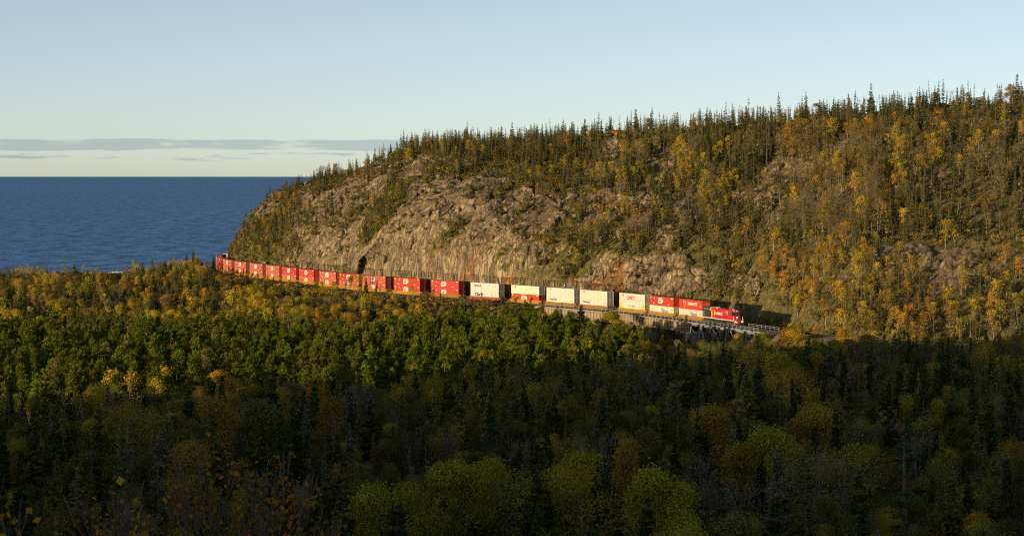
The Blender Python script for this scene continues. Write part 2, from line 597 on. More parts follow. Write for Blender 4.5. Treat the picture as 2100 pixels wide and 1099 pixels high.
class MB:
    """boxes, prisms and cylinders in one mesh"""
    def __init__(self):
        self.bm = bmesh.new()

    def box(self, x0, x1, y0, y1, z0, z1, bev=0.0):
        vs = [self.bm.verts.new((x, y, z)) for x in (x0, x1) for y in (y0, y1) for z in (z0, z1)]
        fs = [(0, 1, 3, 2), (4, 6, 7, 5), (0, 4, 5, 1), (2, 3, 7, 6), (0, 2, 6, 4), (1, 5, 7, 3)]
        faces = [self.bm.faces.new([vs[i] for i in f]) for f in fs]
        if bev:
            es = {e for f in faces for e in f.edges}
            bmesh.ops.bevel(self.bm, geom=list(es), offset=bev, segments=1, affect='EDGES')
        return self

    def hexa(self, pts):
        """8 points ordered like box(): x-major, then y, then z"""
        vs = [self.bm.verts.new(p) for p in pts]
        for f in [(0, 1, 3, 2), (4, 6, 7, 5), (0, 4, 5, 1), (2, 3, 7, 6), (0, 2, 6, 4), (1, 5, 7, 3)]:
            self.bm.faces.new([vs[i] for i in f])
        return self

    def prism(self, poly, axis, a, b):
        """polygon of (u,v) extruded along axis 'x' | 'y' | 'z'"""
        def pt(u, v, w):
            return {'x': (w, u, v), 'y': (u, w, v), 'z': (u, v, w)}[axis]
        r0 = [self.bm.verts.new(pt(u, v, a)) for u, v in poly]
        r1 = [self.bm.verts.new(pt(u, v, b)) for u, v in poly]
        self.bm.faces.new(r0)
        self.bm.faces.new(r1)
        n = len(poly)
        for i in range(n):
            self.bm.faces.new((r0[i], r0[(i + 1) % n], r1[(i + 1) % n], r1[i]))
        return self

    def cyl(self, p0, p1, r, n=8, r1=None):
        p0, p1 = Vector(p0), Vector(p1)
        d = (p1 - p0).normalized()
        q = d.to_track_quat('Z', 'Y')
        r1 = r if r1 is None else r1
        a = [self.bm.verts.new(p0 + q @ Vector((r * math.cos(2 * math.pi * i / n), r * math.sin(2 * math.pi * i / n), 0))) for i in range(n)]
        b = [self.bm.verts.new(p1 + q @ Vector((r1 * math.cos(2 * math.pi * i / n), r1 * math.sin(2 * math.pi * i / n), 0))) for i in range(n)]
        self.bm.faces.new(a)
        self.bm.faces.new(b)
        for i in range(n):
            self.bm.faces.new((a[i], a[(i + 1) % n], b[(i + 1) % n], b[i]))
        return self

    def mesh(self, name, mat):
        bmesh.ops.recalc_face_normals(self.bm, faces=self.bm.faces)
        me = bpy.data.meshes.new(name)
        self.bm.to_mesh(me)
        self.bm.free()
        me.materials.append(mat)
        return me


# ------------------------------------------------------------------ terrain
def knots(x, xs, vs):
    return np.interp(x, xs, vs)


def track_depth():
    """distance of the line behind each photo column, first pass only"""
    sel = (S >= -190) & (S <= 425)
    tx, _ = proj(PX[sel], PY[sel], PZ[sel])
    o = np.argsort(tx)
    rel = np.degrees(B[sel]) + np.degrees(np.arctan2(tx - 1050, F))
    return tx[o], PY[sel][o], rel[o], S[sel][o]


TXC, TYC, TREL, TSS = track_depth()


def td(x):
    return np.interp(x, TXC, TYC)


PINE_F = ([-400, 226, 500, 826, 1100, 1300, 1345, 1346], [425, 432, 448, 462, 480, 512, 545, 2000])
PINE_B = ([-400, 226, 700, 1000, 1150, 1250, 1345], [615, 622, 622, 655, 640, 590, 560])
SHORE = ([-900, -300, 226, 400, 450, 520, 900, 3000], [1010, 1040, 1065, 1095, 1130, 1300, 1500, 1600])


def ground_z(X, Y):
    X = np.asarray(X, float)
    Y = np.asarray(Y, float)
    r = np.hypot(X * 0.75, Y)
    n = fbm(X / 60, Y / 60, X * 0, 4, 5)
    base = 6.5 + 2.2 * n
    xp = np.where(Y > 60, 1050 + F * X / np.maximum(Y, 60), 1050 + F * X / 60)
    xp = np.clip(xp, -3000, 5000)
    # the land lifts gently towards the railway grade, drops into the river gap under the bridge
    t = td(np.clip(xp, 455, 2200))
    near = sstep(-90, -8, Y - t) * (1 - sstep(1080, 1200, xp) * (1 - sstep(1640, 1760, xp)))
    base = base + near * 4.0
    gap = sstep(1120, 1260, xp) * (1 - sstep(1600, 1700, xp)) * sstep(-70, -20, Y - t)
    base = base - gap * 3.5
    # the shore
    sh = np.interp(xp, *SHORE)
    base = base + 2.5 * sstep(700, 900, Y) * (xp < 1000) - (base + 12) * sstep(-25, 45, Y - sh)
    # the photographer's hill
    k = np.interp(r, [0, 6, 30, 60, 120, 170, 230], [56.4, 55.6, 46, 34, 15, 8, -30])
    base = np.maximum(base, k + 1.5 * n * (r > 8))
    # the ridge that keeps the low sun off the valley: it runs across the light, well outside the view
    a = 0.743 * X + 0.669 * Y
    c = -0.669 * X + 0.743 * Y
    crest = 77 + 3.0 * fbm(c / 25, a / 25, c * 0, 3, 9)
    end = 1 - sstep(352, 384, c + 6 * fbm(a / 30, c / 30, a * 0, 3, 12))
    rd = np.maximum(0, abs(a + 130) - 6)
    ridge = (crest - 0.72 * rd + 40) * end - 40
    ridge = np.where(c < -260, ridge - (-260 - c) * 0.4, ridge)
    return np.maximum(base, ridge)


def grid_obj(name, xs, ys, zf, mat, kind='structure'):
    gx, gy = np.meshgrid(xs, ys)
    gz = zf(gx, gy)
    v = np.stack([gx, gy, gz], -1).reshape(-1, 3)
    nx, ny = len(xs), len(ys)
    i = np.arange(nx - 1)[None, :] + np.arange(ny - 1)[:, None] * nx
    f = np.stack([i, i + 1, i + nx + 1, i + nx], -1).reshape(-1, 4)
    return tag(add(name, mesh_np(name, v, f, [mat], smooth=True)), kind=kind)


gobj = grid_obj('ground', np.arange(-800, 701, 6.0), np.arange(-330, 1651, 6.0), ground_z, M['soil'])
gobj['label'] = 'forest floor of the valley between the photographer and the railway'

L_ = 400000.0
sea = MB()
sea.bm.faces.new([sea.bm.verts.new(p) for p in ((-L_, -L_, 0), (L_, -L_, 0), (L_, L_, 0), (-L_, L_, 0))])
tag(add('lake', sea.mesh('lake', M['sea'])), 'wind-ruffled dark blue lake reaching the horizon', kind='structure')

# surf breaking off the wooded point
sb = Buf()
k = 22
cx = -0.1785 * 1325 + RNG.normal(0, 2.2, k)
cy = 1325 + RNG.normal(0, 8, k)
ang = RNG.uniform(-0.4, 0.4, k)
u = np.stack([np.cos(ang), np.sin(ang) * 2, np.zeros(k)], 1) * RNG.uniform(0.8, 3.2, (k, 1))
w = np.stack([-np.sin(ang), np.cos(ang), RNG.uniform(0.1, 0.5, k)], 1) * RNG.uniform(0.6, 1.8, (k, 1))
c = np.stack([cx, cy, RNG.uniform(0.1, 0.7, k)], 1)
sb.quads(c - u - w, c + u - w, c + u + w, c - u + w, 0.5)
tag(add('surf_foam', sb.mesh('surf_foam', [M['foam']])), 'white surf breaking off the wooded point', kind='stuff')

# ---- the hill: rows climb from the rail cut to the skyline, columns run along photo columns
HX = np.concatenate([np.arange(458, 1900, 2.1), np.arange(1900, 2420, 3.5)])
NR = 250
RX = [458, 462, 470, 480, 500, 520, 540, 560, 600, 650, 700, 750, 800, 850, 900, 1000, 1100, 1200, 1300, 1400, 1500, 1600, 1700, 1873, 2100, 2420]
RYPX = [547, 538, 522, 498, 466, 436, 416, 404, 390, 374, 362, 346, 327, 311, 302, 296, 292, 284, 272, 262, 256, 250, 240, 225, 212, 198]
RDX = [458, 480, 500, 560, 640, 700, 900, 1100, 1300, 1500, 1700, 1873, 2100, 2420]
RDV = [1030, 1036, 1046, 1085, 1085, 1072, 1010, 965, 925, 880, 835, 800, 770, 740]
ridge_d = np.interp(HX, RDX, RDV)
ridge_z = z_at(np.interp(HX, RX, RYPX), ridge_d)
rel = np.interp(HX, TXC, TREL)
base_d = td(HX) + np.clip(5.0 / np.sin(np.radians(np.clip(rel, 14, 90))), 5, 18)
base_d = base_d + np.interp(HX, [1300, 1500, 1640, 1760], [0, 27, 27, 0])
base_z = np.interp(HX, [458, 1080, 1150, 1260, 1560, 1700, 1900], [13.0, 12.6, 8, 4, 3, 7, 10])
pw = np.interp(HX, [458, 560, 650, 750, 900, 1050, 1200, 1350, 1500, 1700, 2100], [0.6, 0.5, 0.42, 0.37, 0.31, 0.33, 0.42, 0.5, 0.6, 0.7, 0.7])
back = np.interp(HX, [458, 540, 650, 900, 2400], [1.2, 0.7, 0.35, 0.12, 0.08])
rows = np.concatenate([np.linspace(0, 1, NR) ** 1.7, 1 + np.linspace(0.02, 0.9, 24)])
T = rows[:, None] * np.ones_like(HX)[None, :]
HD = base_d + (ridge_d - base_d) * np.minimum(T, 1) + np.maximum(T - 1, 0) * 160
g_ = np.minimum(T, 1) ** pw
HZ = base_z + (ridge_z - base_z) * g_ - np.maximum(T - 1, 0) * 160 * back
HXX = (HX - 1050) / F * HD
# broad ribs and gullies running down to the left, then blocks and ledges
inner = sstep(0.0, 0.06, T) * (1 - 0.55 * sstep(0.75, 1.0, T))
u1 = (HXX * 0.8 + HD * 0.35)
rib = fbm(u1 / 26, HZ / 46, HD / 90, 4, 21)
HZ = HZ + inner * 5.0 * rib * np.interp(HX, [458, 560, 650], [0.25, 0.6, 1.0])

ROCKS = [
    [(606, 548), (622, 484), (655, 432), (700, 388), (762, 350), (808, 332), (838, 345), (806, 372), (772, 388), (748, 420), (752, 470), (735, 500), (724, 548)],
    [(735, 592), (752, 545), (768, 500), (792, 452), (836, 416), (900, 384), (962, 370), (1040, 376), (1062, 402), (1104, 402), (1162, 418), (1176, 440), (1150, 462), (1118, 480), (1104, 505), (1140, 520), (1235, 545), (1262, 592), (1240, 604)],
    [(866, 332), (905, 318), (925, 348), (893, 372), (868, 362)],
    [(1190, 402), (1230, 398), (1262, 404), (1330, 400), (1332, 452), (1290, 452), (1255, 446), (1222, 444), (1192, 426)],
    [(1330, 318), (1378, 312), (1384, 352), (1350, 368), (1326, 352)],
    [(1372, 398), (1424, 392), (1432, 428), (1378, 428)],
    [(1236, 282), (1272, 280), (1270, 326), (1234, 326)],
    [(1548, 346), (1590, 326), (1640, 350), (1634, 370), (1584, 364)],
    [(1544, 400), (1622, 392), (1620, 425), (1560, 440)],
    [(1268, 588), (1290, 540), (1330, 526), (1392, 530), (1442, 552), (1458, 600), (1380, 612)],
    [(1490, 598), (1494, 530), (1530, 516), (1572, 528), (1570, 606)],
    [(1340, 462), (1402, 458), (1402, 492), (1346, 490)],
    [(1782, 522), (1830, 512), (1960, 506), (2060, 520), (2050, 560), (1900, 572), (1790, 556)],
    [(598, 402), (640, 376), (660, 384), (622, 420)],
    [(470, 560), (520, 546), (600, 552), (610, 590), (520, 590)],
    [(512, 430), (545, 400), (572, 404), (560, 440), (530, 462)],
]


def inside(px, py, poly):
    r = np.zeros(px.shape, bool)
    n = len(poly)
    for i in range(n):
        x0, y0 = poly[i]
        x1, y1 = poly[(i + 1) % n]
        if y0 == y1:
            continue
        r ^= ((y0 > py) != (y1 > py)) & (px < (x1 - x0) * (py - y0) / (y1 - y0) + x0)
    return r


hx_, hy_ = proj(HXX, HD, HZ)
wx = hx_ + 16 * fbm(HXX / 9, HZ / 9, HD / 12, 3, 41)
wy = hy_ + 13 * fbm(HXX / 9, HZ / 9, HD / 12, 3, 47)
ROCK = np.zeros_like(HZ)
for poly in ROCKS:
    ROCK = np.maximum(ROCK, inside(wx, wy, poly).astype(float))
    if poly[0][0] > 1180 and poly[0][1] < 470:      # bare apron under each outcrop
        ROCK = np.maximum(ROCK, 0.9 * inside(wx, wy - 24, poly))
sp_ = fbm(HXX / 14, HZ / 14, HD / 14, 3, 57)
ROCK = np.maximum(ROCK, (sp_ > 0.44) * 0.8 * (HX[None, :] > 560))
ROCK *= (T < 1.02)
CLIFF = inside(wx, wy, [(575, 560), (590, 470), (620, 415), (690, 372), (770, 338), (850, 318), (930, 325), (1010, 350), (1110, 388), (1200, 398), (1330, 402), (1425, 398), (1430, 430), (1330, 458), (1240, 470), (1200, 500), (1290, 528), (1450, 555), (1455, 606), (1250, 604), (740, 596), (600, 586)])
ROCK = np.where(CLIFF & (fbm(HXX / 11, HZ / 9, HD / 14, 4, 331) < 0.10), 1.0, ROCK)
ROCK = np.maximum(ROCK, ((fbm(HXX / 17, HZ / 10, HD / 17, 4, 351) > 0.24) & (HX[None, :] > 1180) & (hy_ < 600)) * 0.9)
gul = inside(wx, wy, [(795, 385), (832, 372), (838, 420), (815, 445), (800, 455), (770, 480), (742, 520), (730, 505), (760, 450)])
veg = fbm((HXX * 0.8 + HZ * 0.6) / 16, (HZ * 0.8 - HXX * 0.6) / 5.5, HD / 14, 4, 301)
ROCK = np.where(veg > 0.30, 0.0, ROCK)
ROCK[gul] = 0
# blocks: every cell of the joint pattern steps out or back by its own amount
jx = HXX + 2.0 * fbm(HXX / 5, HZ / 5, HD / 5, 2, 61)
d1, d2, cid = worley((jx * 0.8 - HZ * 0.6) / 5.0, HD / 11, (HZ * 0.8 + jx * 0.6) / 11.0, 71)
e1, e2, eid = worley((jx + HZ * 0.3) / 2.3, HD / 2.3, HZ / 1.9, 81)
blk = (cid - 0.5) * 1.1 + (eid - 0.5) * 0.12 - 0.45 * (1 - sstep(0.0, 0.1, d2 - d1))
blk = blk + 0.16 * fbm(HXX / 2.2, HZ / 2.2, HD / 2.2, 3, 91)
rs = ROCK * sstep(0.0, 0.02, T)
dy_dt, _ = np.gradient(HD)
dz_dt, _ = np.gradient(HZ)
nl = np.hypot(dy_dt, dz_dt) + 1e-6
ny, nz = -dz_dt / nl, dy_dt / nl
a45, b45 = HXX * 0.77 + HZ * 0.64, HZ * 0.77 - HXX * 0.64
slab = fbm(a45 / 24, b45 / 7.0, HD / 16, 4, 401)
ledge = 1 - 2 * np.abs(fbm(a45 / 15, b45 / 5.0, HD / 12, 3, 421))
blk = blk + 2.6 * slab + 0.8 * ledge
amt = rs * blk * 1.2 + (1 - rs) * 0.5 * fbm(HXX / 4, HZ / 4, HD / 4, 3, 95) * sstep(0, 0.05, T)
HDF = HD + ny * amt
HZF = HZ + nz * amt
# the overhang with the black hollow above the train
hol = inside(hx_, hy_, [(731, 566), (737, 541), (747, 529), (754, 538), (746, 556), (739, 568)])
HDF = HDF + hol * 7.0
rust = sstep(0.02, 0.26, fbm(HXX / 7, HZ / 9, HD / 9, 4, 33)) * sstep(470, 560, hy_) * (hx_ > 880) * (hx_ < 1280)
rust = np.maximum(rust, 0.8 * inside(wx, wy, [(1268, 425), (1335, 420), (1335, 455), (1270, 452)]))
nc = len(HX)
nrw = len(rows)
HXF = (HX - 1050) / F * HD
hv = np.stack([HXF, HDF, HZF], -1).reshape(-1, 3)
ii = np.arange(nc - 1)[None, :] + np.arange(nrw - 1)[:, None] * nc
hf = np.stack([ii, ii + 1, ii + nc + 1, ii + nc], -1).reshape(-1, 4)
hill = add('hill', mesh_np('hill', hv, hf, [M['hill']], smooth=False, attrs={'rock': ROCK.ravel(), 'rust': rust.ravel()}))
tag(hill, 'rocky wooded headland rising steeply behind the train', kind='structure')
# ------------------------------------------------------------------ railway grade, track, bridge
def sweep(name, prof, s0, s1, step, mat, closed=True):
    """a cross-section of (lat, dz) carried along the line as one mesh"""
    ss = np.linspace(s0, s1, max(2, int(abs(s1 - s0) / step) + 1))
    pts = [[tuple(offset(s, l, z)) for l, z in prof] for s in ss]
    n = len(prof)
    v = np.array(pts).reshape(-1, 3)
    f = []
    for i in range(len(ss) - 1):
        for j in range(n if closed else n - 1):
            a, b = i * n + j, i * n + (j + 1) % n
            f.append((a, b, b + n, a + n))
    if closed and n == 4:
        f.append((3, 2, 1, 0))
        e = (len(ss) - 1) * n
        f.append((e, e + 1, e + 2, e + 3))
    return mesh_np(name, v, np.array(f), [mat])


EMB = [(16, -10.5), (9, -5.4), (3.9, -0.95), (2.3, -0.32), (-2.3, -0.32), (-3.7, -0.9), (-7.5, -1.3), (-12, -9)]
for a_, b_ in ((-195, BR0 + 1.0), (BR1 - 1.0, 540)):
    em = sweep('embankment', EMB, a_, b_, 4, M['ballast'], False)
    nz_ = np.random.default_rng(3)
    co = np.zeros(len(em.vertices) * 3, np.float32)
    em.vertices.foreach_get('co', co)
    co = co.reshape(-1, 3)
    k_ = np.arange(len(co)) % len(EMB)
    co[:, 2] += np.where((k_ < 2) | (k_ > 5), nz_.normal(0, 0.5, len(co)), nz_.normal(0, 0.03, len(co)))
    em.vertices.foreach_set('co', co.ravel())
    tag(add('embankment', em), 'stony railway embankment below the train', kind='structure')

trk = tag(add('railway_track', None), 'single railway track with rusty rails on dark ties', kind='structure')
for g in (0.75, -0.75):
    add('rail', sweep('rail', [(g - 0.04, -0.16), (g + 0.04, -0.16), (g + 0.04, 0.0), (g - 0.04, 0.0)], -195, 540, 2, M['rail']), trk)
tb = Buf()
ts = np.arange(-195, 540, 0.6)
tx_, ty_, tz_, tbb = (np.interp(ts, S, a) for a in (PX, PY, PZ, B))
fwd = np.stack([np.sin(tbb), -np.cos(tbb), tbb * 0], 1)
lat = np.stack([-np.cos(tbb), -np.sin(tbb), tbb * 0], 1)
onbr = ((ts > BR0) & (ts < BR1))[:, None]
half = np.where(onbr, 1.75, 1.3)
cc = np.stack([tx_, ty_, tz_ - 0.17], 1)
hw = 0.12
upv = np.array([[0, 0, 1.0]])
for (o_, ua, va) in ((cc, lat * half, fwd * hw), ):
    tb.quads(o_ - ua - va, o_ + ua - va, o_ + ua + va, o_ - ua + va, 0.5)
    lo_ = o_ - upv * 0.22
    tb.quads(o_ + ua - va, o_ + ua + va, lo_ + ua + va, lo_ + ua - va, 0.5)
    tb.quads(o_ - ua + va, o_ + ua + va, lo_ + ua + va, lo_ - ua + va, 0.5)
    tb.quads(o_ - ua - va, o_ + ua - va, lo_ + ua - va, lo_ - ua - va, 0.5)
ties = add('crossties', tb.mesh('crossties', [M['tie']]), trk)
ties['kind'] = 'stuff'

GS = 30.0                      # girders beyond, trestle towards the locomotive's front
bridge = add('railway_bridge', None, loc=tuple(offset(60, 0, -8)))
tag(bridge, 'railway bridge of weathered plate girders and a blue-grey steel trestle under the train', 'bridge')
bridge_inv = Matrix.Translation(-bridge.location)


def bpart(name, me, parent=None):
    me.transform(bridge_inv)
    return add(name, me, parent or bridge)


pan = np.arange(GS, BR1, 1.9)
for s in pan:
    s1_ = min(s + 1.9, BR1)
    p = bpart('girder_panel', sweep('girder_panel', [(2.0, -0.72), (2.06, -0.72), (2.06, -3.55), (2.0, -3.55)], s + 0.06, s1_ - 0.06, 2, M['girder']))
    bpart('stiffener', sweep('stiffener', [(2.0, -0.74), (2.24, -0.74), (2.24, -3.5), (2.0, -3.5)], s - 0.06, s + 0.06, 2, M['girder']))
bpart('flange', sweep('flange', [(1.75, -0.6), (2.34, -0.6), (2.34, -0.72), (1.75, -0.72)], GS, BR1, 2, M['girder']))
bpart('flange', sweep('flange', [(1.75, -3.55), (2.34, -3.55), (2.34, -3.68), (1.75, -3.68)], GS, BR1, 2, M['girder']))
bpart('girder', sweep('girder', [(-2.2, -0.6), (-1.9, -0.6), (-1.9, -3.6), (-2.2, -3.6)], GS, BR1, 2, M['girder']))
for l in (1.7, -1.7):
    bpart('trestle_beam', sweep('trestle_beam', [(l - 0.2, -0.5), (l + 0.2, -0.5), (l + 0.2, -1.55), (l - 0.2, -1.55)], BR0, GS - 0.1, 2, M['trestle']))
for l, sd in ((3.35, 1), (-3.35, -1)):
    bpart('walkway', sweep('walkway', [(l - sd * 1.15, -0.36), (l, -0.36), (l, -0.44), (l - sd * 1.15, -0.44)], BR0, BR1, 2, M['steel_grey']))
    bpart('walkway_edge', sweep('walkway_edge', [(l + 0.02, -0.28), (l + 0.12, -0.28), (l + 0.12, -0.62), (l + 0.02, -0.62)], BR0, BR1, 2, M['steel_grey']))
    for dz in (0.25, 0.72):
        bpart('handrail', sweep('handrail', [(l + 0.02, dz - 0.04), (l + 0.1, dz - 0.04), (l + 0.1, dz + 0.04), (l + 0.02, dz + 0.04)], BR0, BR1, 2, M['steel_grey']))
    for s in np.arange(BR0 + 0.4, BR1, 2.75):
        bpart('railing_post', sweep('railing_post', [(l, -0.5), (l + 0.13, -0.5), (l + 0.13, 0.78), (l, 0.78)], s - 0.06, s + 0.06, 2, M['steel_grey']))


def beam_mesh(name, pts, w, mat):
    b = Buf()
    b.tubes([(*p, *q, w, w) for p, q in pts], 4)
    return b.mesh(name, [mat])


bents = [29.4, 22.8, 16.2, 5.0, -1.6, -8.2, -17.0]
for k, s in enumerate(bents):
    for l in (1.75, -1.75):
        top = offset(s, l, -1.5)
        bot = offset(s, l * 1.9, 0)
        bot.z = float(ground_z(bot.x, bot.y)) - 1.0
        bpart('trestle_leg', beam_mesh('trestle_leg', [(top, bot)], 0.27, M['trestle']))
    a_, b_ = offset(s, 1.9, -2.2), offset(s, -2.9, -8.0)
    bpart('cross_brace', beam_mesh('cross_brace', [(a_, b_)], 0.13, M['trestle']))
for s0, s1_ in ((29.4, 22.8), (16.2, 22.8), (16.2, 10.5), (5.0, 10.5), (5.0, -1.6), (-8.2, -1.6), (-8.2, -13.5), (-17.0, -13.0)):
    for l in (1.75, -1.75):
        a_ = offset(s1_, l, -1.5)
        b_ = offset(s0, l * 1.6, -8.3)
        bpart('diagonal_brace', beam_mesh('diagonal_brace', [(a_, b_)], 0.2, M['trestle']))
for s, w_ in ((30.4, 1.1), (62, 1.4), (93, 1.4)):
    prof = [(3.1, -3.66), (3.5, -14), (-3.5, -14), (-3.1, -3.66)]
    bpart('pier', sweep('pier', prof, s - w_ / 2, s + w_ / 2, 2, M['concrete']))
for s in (BR0 - 0.6, BR1 + 0.4):
    bpart('abutment', sweep('abutment', [(3.6, -0.45), (4.0, -9), (-4.0, -9), (-3.6, -0.45)], s - 1.2, s + 1.2, 2, M['concrete']))

# ---- rock-slide fence between the train and the cliff
fence = add('slide_fence', None, loc=tuple(offset(200, -4.0, -1)))
tag(fence, 'dark wire rock-slide fence on tall posts between the containers and the cliff', 'fence')
finv = Matrix.Translation(-fence.location)
frnd = random.Random(4)
fs_ = np.arange(92, 330, 6.4)
tops = []
for i, s in enumerate(fs_):
    h = 8.3 + frnd.uniform(-0.35, 0.35)
    a_, b_ = offset(s, -3.9, -1.2), offset(s, -3.9 + frnd.uniform(-0.15, 0.15), h)
    me = beam_mesh('post', [(a_, b_)], 0.15, M['post'])
    me.transform(finv)
    add('post', me, fence)
    tops.append((b_, s, h))
    if i % 4 == 2:
        me = beam_mesh('prop', [(offset(s - 1.6, -4.6, -1.0), b_)], 0.13, M['post'])
        me.transform(finv)
        add('prop', me, fence)
for dz in (-0.15, -0.8, -1.5):
    segs = []
    for (p, s, h), (q, s2, h2) in zip(tops, tops[1:]):
        if int(s) % 5 == 0 and dz > -0.5:
            continue
        segs.append((p + Vector((0, 0, dz)), q + Vector((0, 0, dz))))
    me = beam_mesh('wire', segs, 0.035 if dz < -0.2 else 0.06, M['post'])
    me.transform(finv)
    add('wire', me, fence)['kind'] = 'stuff'


# ------------------------------------------------------------------ lettering
_txt = {}


def text_mesh(key, body, mat, width, height, bold=0.0):
    """lettering as a thin mesh in the x-z plane, centred, facing -y"""
    if key in _txt:
        return _txt[key]
    cu = bpy.data.curves.new(key, 'FONT')
    cu.body = body
    cu.size = 1.0
    cu.offset = bold
    cu.extrude = 0.0
    o = bpy.data.objects.new(key, cu)
    COL.objects.link(o)
    dg = bpy.context.evaluated_depsgraph_get()
    me = bpy.data.meshes.new_from_object(o.evaluated_get(dg))
    bpy.data.objects.remove(o)
    co = np.zeros(len(me.vertices) * 3, np.float32)
    me.vertices.foreach_get('co', co)
    co = co.reshape(-1, 3)
    lo, hi = co.min(0), co.max(0)
    out = np.zeros_like(co)
    out[:, 0] = (co[:, 0] - (lo[0] + hi[0]) / 2) * width / (hi[0] - lo[0])
    out[:, 2] = (co[:, 1] - (lo[1] + hi[1]) / 2) * height / (hi[1] - lo[1])
    me.vertices.foreach_set('co', out.ravel())
    me.materials.clear()
    me.materials.append(mat)
    me.name = key
    _txt[key] = me
    return me


def flat(polys, key, mat):
    """flat marks: list of polygons (x,z) facing -y"""
    if key in _txt:
        return _txt[key]
    b = MB()
    for poly in polys:
        b.bm.faces.new([b.bm.verts.new((x, 0, z)) for x, z in poly])
    me = bpy.data.meshes.new(key)
    b.bm.to_mesh(me)
    b.bm.free()
    me.materials.append(mat)
    _txt[key] = me
    return me


def rect(x, z, w, h):
    return [(x - w / 2, z - h / 2), (x + w / 2, z - h / 2), (x + w / 2, z + h / 2), (x - w / 2, z + h / 2)]


def block_cp():
    c = 0.13
    Cc = [[(0, c), (c, 0), (.42, 0), (.42, .4), (0, .4)], [(0, .4), (.42, .4), (.42, .95), (0, .95)], [(0, .95), (.42, .95), (.42, 1.35), (c, 1.35), (0, 1.35 - c)],
          [(.42, 0), (1.25 - c, 0), (1.25, c), (1.25, .48), (.85, .48), (.85, .38), (.42, .38)], [(.42, .97), (.85, .97), (.85, .87), (1.25, .87), (1.25, 1.35 - c), (1.25 - c, 1.35), (.42, 1.35)]]
    Pp = [[(1.45, -.12), (1.87, -.12), (1.87, .4), (1.45, .4)], [(1.45, .4), (1.87, .4), (1.87, 1.35), (1.45, 1.35)], [(1.87, .97), (2.3, .97), (2.7, .9), (2.7, 1.35 - c), (2.7 - c, 1.35), (1.87, 1.35)],
          [(2.3, .6), (2.7, .6), (2.7, .9), (2.3, .97)], [(1.87, .28), (2.7 - c, .28), (2.7, .28 + c), (2.7, .6), (2.3, .6), (1.87, .6)]]
    return [[(x * 1.12 - 1.5, z - 0.65) for x, z in p] for p in Cc + Pp]


def arc(w, h, t, n=10):
    """a swoosh: thin crescent of quads"""
    q = []
    for i in range(n):
        a0, a1 = math.pi * (0.95 - 0.8 * i / n), math.pi * (0.95 - 0.8 * (i + 1) / n)
        t0, t1 = t * (i / n), t * ((i + 1) / n)
        q.append([(w / 2 * math.cos(a0), h * math.sin(a0)), (w / 2 * math.cos(a1), h * math.sin(a1)), (w / 2 * math.cos(a1), h * math.sin(a1) - t1 - 0.03), (w / 2 * math.cos(a0), h * math.sin(a0) - t0 - 0.03)])
    return q


# ------------------------------------------------------------------ containers and well cars
CL, CW, CHT = 16.15, 2.6, 2.9
hl, hw_ = CL / 2, CW / 2
cm_ = {}
cm_['body'] = MB().box(-hl + 0.06, hl - 0.12, -hw_ + 0.05, hw_ - 0.05, 0.06, CHT - 0.05).mesh('container_body', M['container'])
fr = MB()
for sx in (-1, 1):
    for sy in (-1, 1):
        fr.box(sx * (hl - 0.09) - 0.09, sx * (hl - 0.09) + 0.09, sy * (hw_ - 0.07) - 0.07, sy * (hw_ - 0.07) + 0.07, 0.0, CHT)
        fr.box(sx * 6.1 - 0.12, sx * 6.1 + 0.12, sy * (hw_ - 0.03) - 0.03, sy * (hw_ - 0.03) + 0.03, 0.002, CHT - 0.002)
for sy in (-1, 1):
    for z0, z1 in ((0.004, 0.16), (CHT - 0.13, CHT - 0.004)):
        fr.box(-hl + 0.18, hl - 0.18, sy * (hw_ - 0.035) - 0.033, sy * (hw_ - 0.035) + 0.033, z0, z1)
for sx in (-1, 1):
    for z0, z1 in ((0.004, 0.2), (CHT - 0.16, CHT - 0.004)):
        fr.box(sx * (hl - 0.07) - 0.065, sx * (hl - 0.07) + 0.065, -hw_ + 0.14, hw_ - 0.14, z0, z1)
cm_['frame'] = fr.mesh('container_frame', M['container'])
rb = MB()
for i in range(27):
    x = -hl + 0.45 + i * (CL - 0.9) / 26
    if abs(abs(x) - 6.1) < 0.2:
        continue
    for sy in (-1, 1):
        rb.box(x - 0.05, x + 0.05, sy * (hw_ - 0.04) - 0.015, sy * (hw_ - 0.04) + 0.034, 0.17, CHT - 0.14)
cm_['side_ribs'] = rb.mesh('container_side_ribs', M['container'])
cm_['roof'] = MB().box(-hl + 0.03, hl - 0.03, -hw_ + 0.03, hw_ - 0.03, CHT - 0.04, CHT + 0.012).mesh('container_roof', M['container_roof'])
dr = MB().box(hl - 0.12, hl - 0.07, -hw_ + 0.15, -0.02, 0.2, CHT - 0.17)
cm_['door'] = dr.mesh('container_door', M['container'])
cm_['door2'] = MB().box(hl - 0.12, hl - 0.07, 0.02, hw_ - 0.15, 0.2, CHT - 0.17).mesh('container_door', M['container'])
cm_['rod'] = MB().cyl((hl - 0.045, 0, 0.15), (hl - 0.045, 0, CHT - 0.1), 0.03, 6).mesh('lock_rod', M['steel_grey'])
cm_['end'] = MB().box(hl - 0.12, hl - 0.08, -hw_ + 0.15, hw_ - 0.15, 0.2, CHT - 0.17).mesh('container_end_wall', M['container'])

RED = (0.48, 0.050, 0.025)
PINK = (0.50, 0.112, 0.068)
WHITE = (0.70, 0.66, 0.56)
ORANGE = (0.55, 0.062, 0.024)


def mark(parent, name, me, x, z, y=None):
    return add(name, me, parent, (x, -hw_ - 0.004 if y is None else y, z))


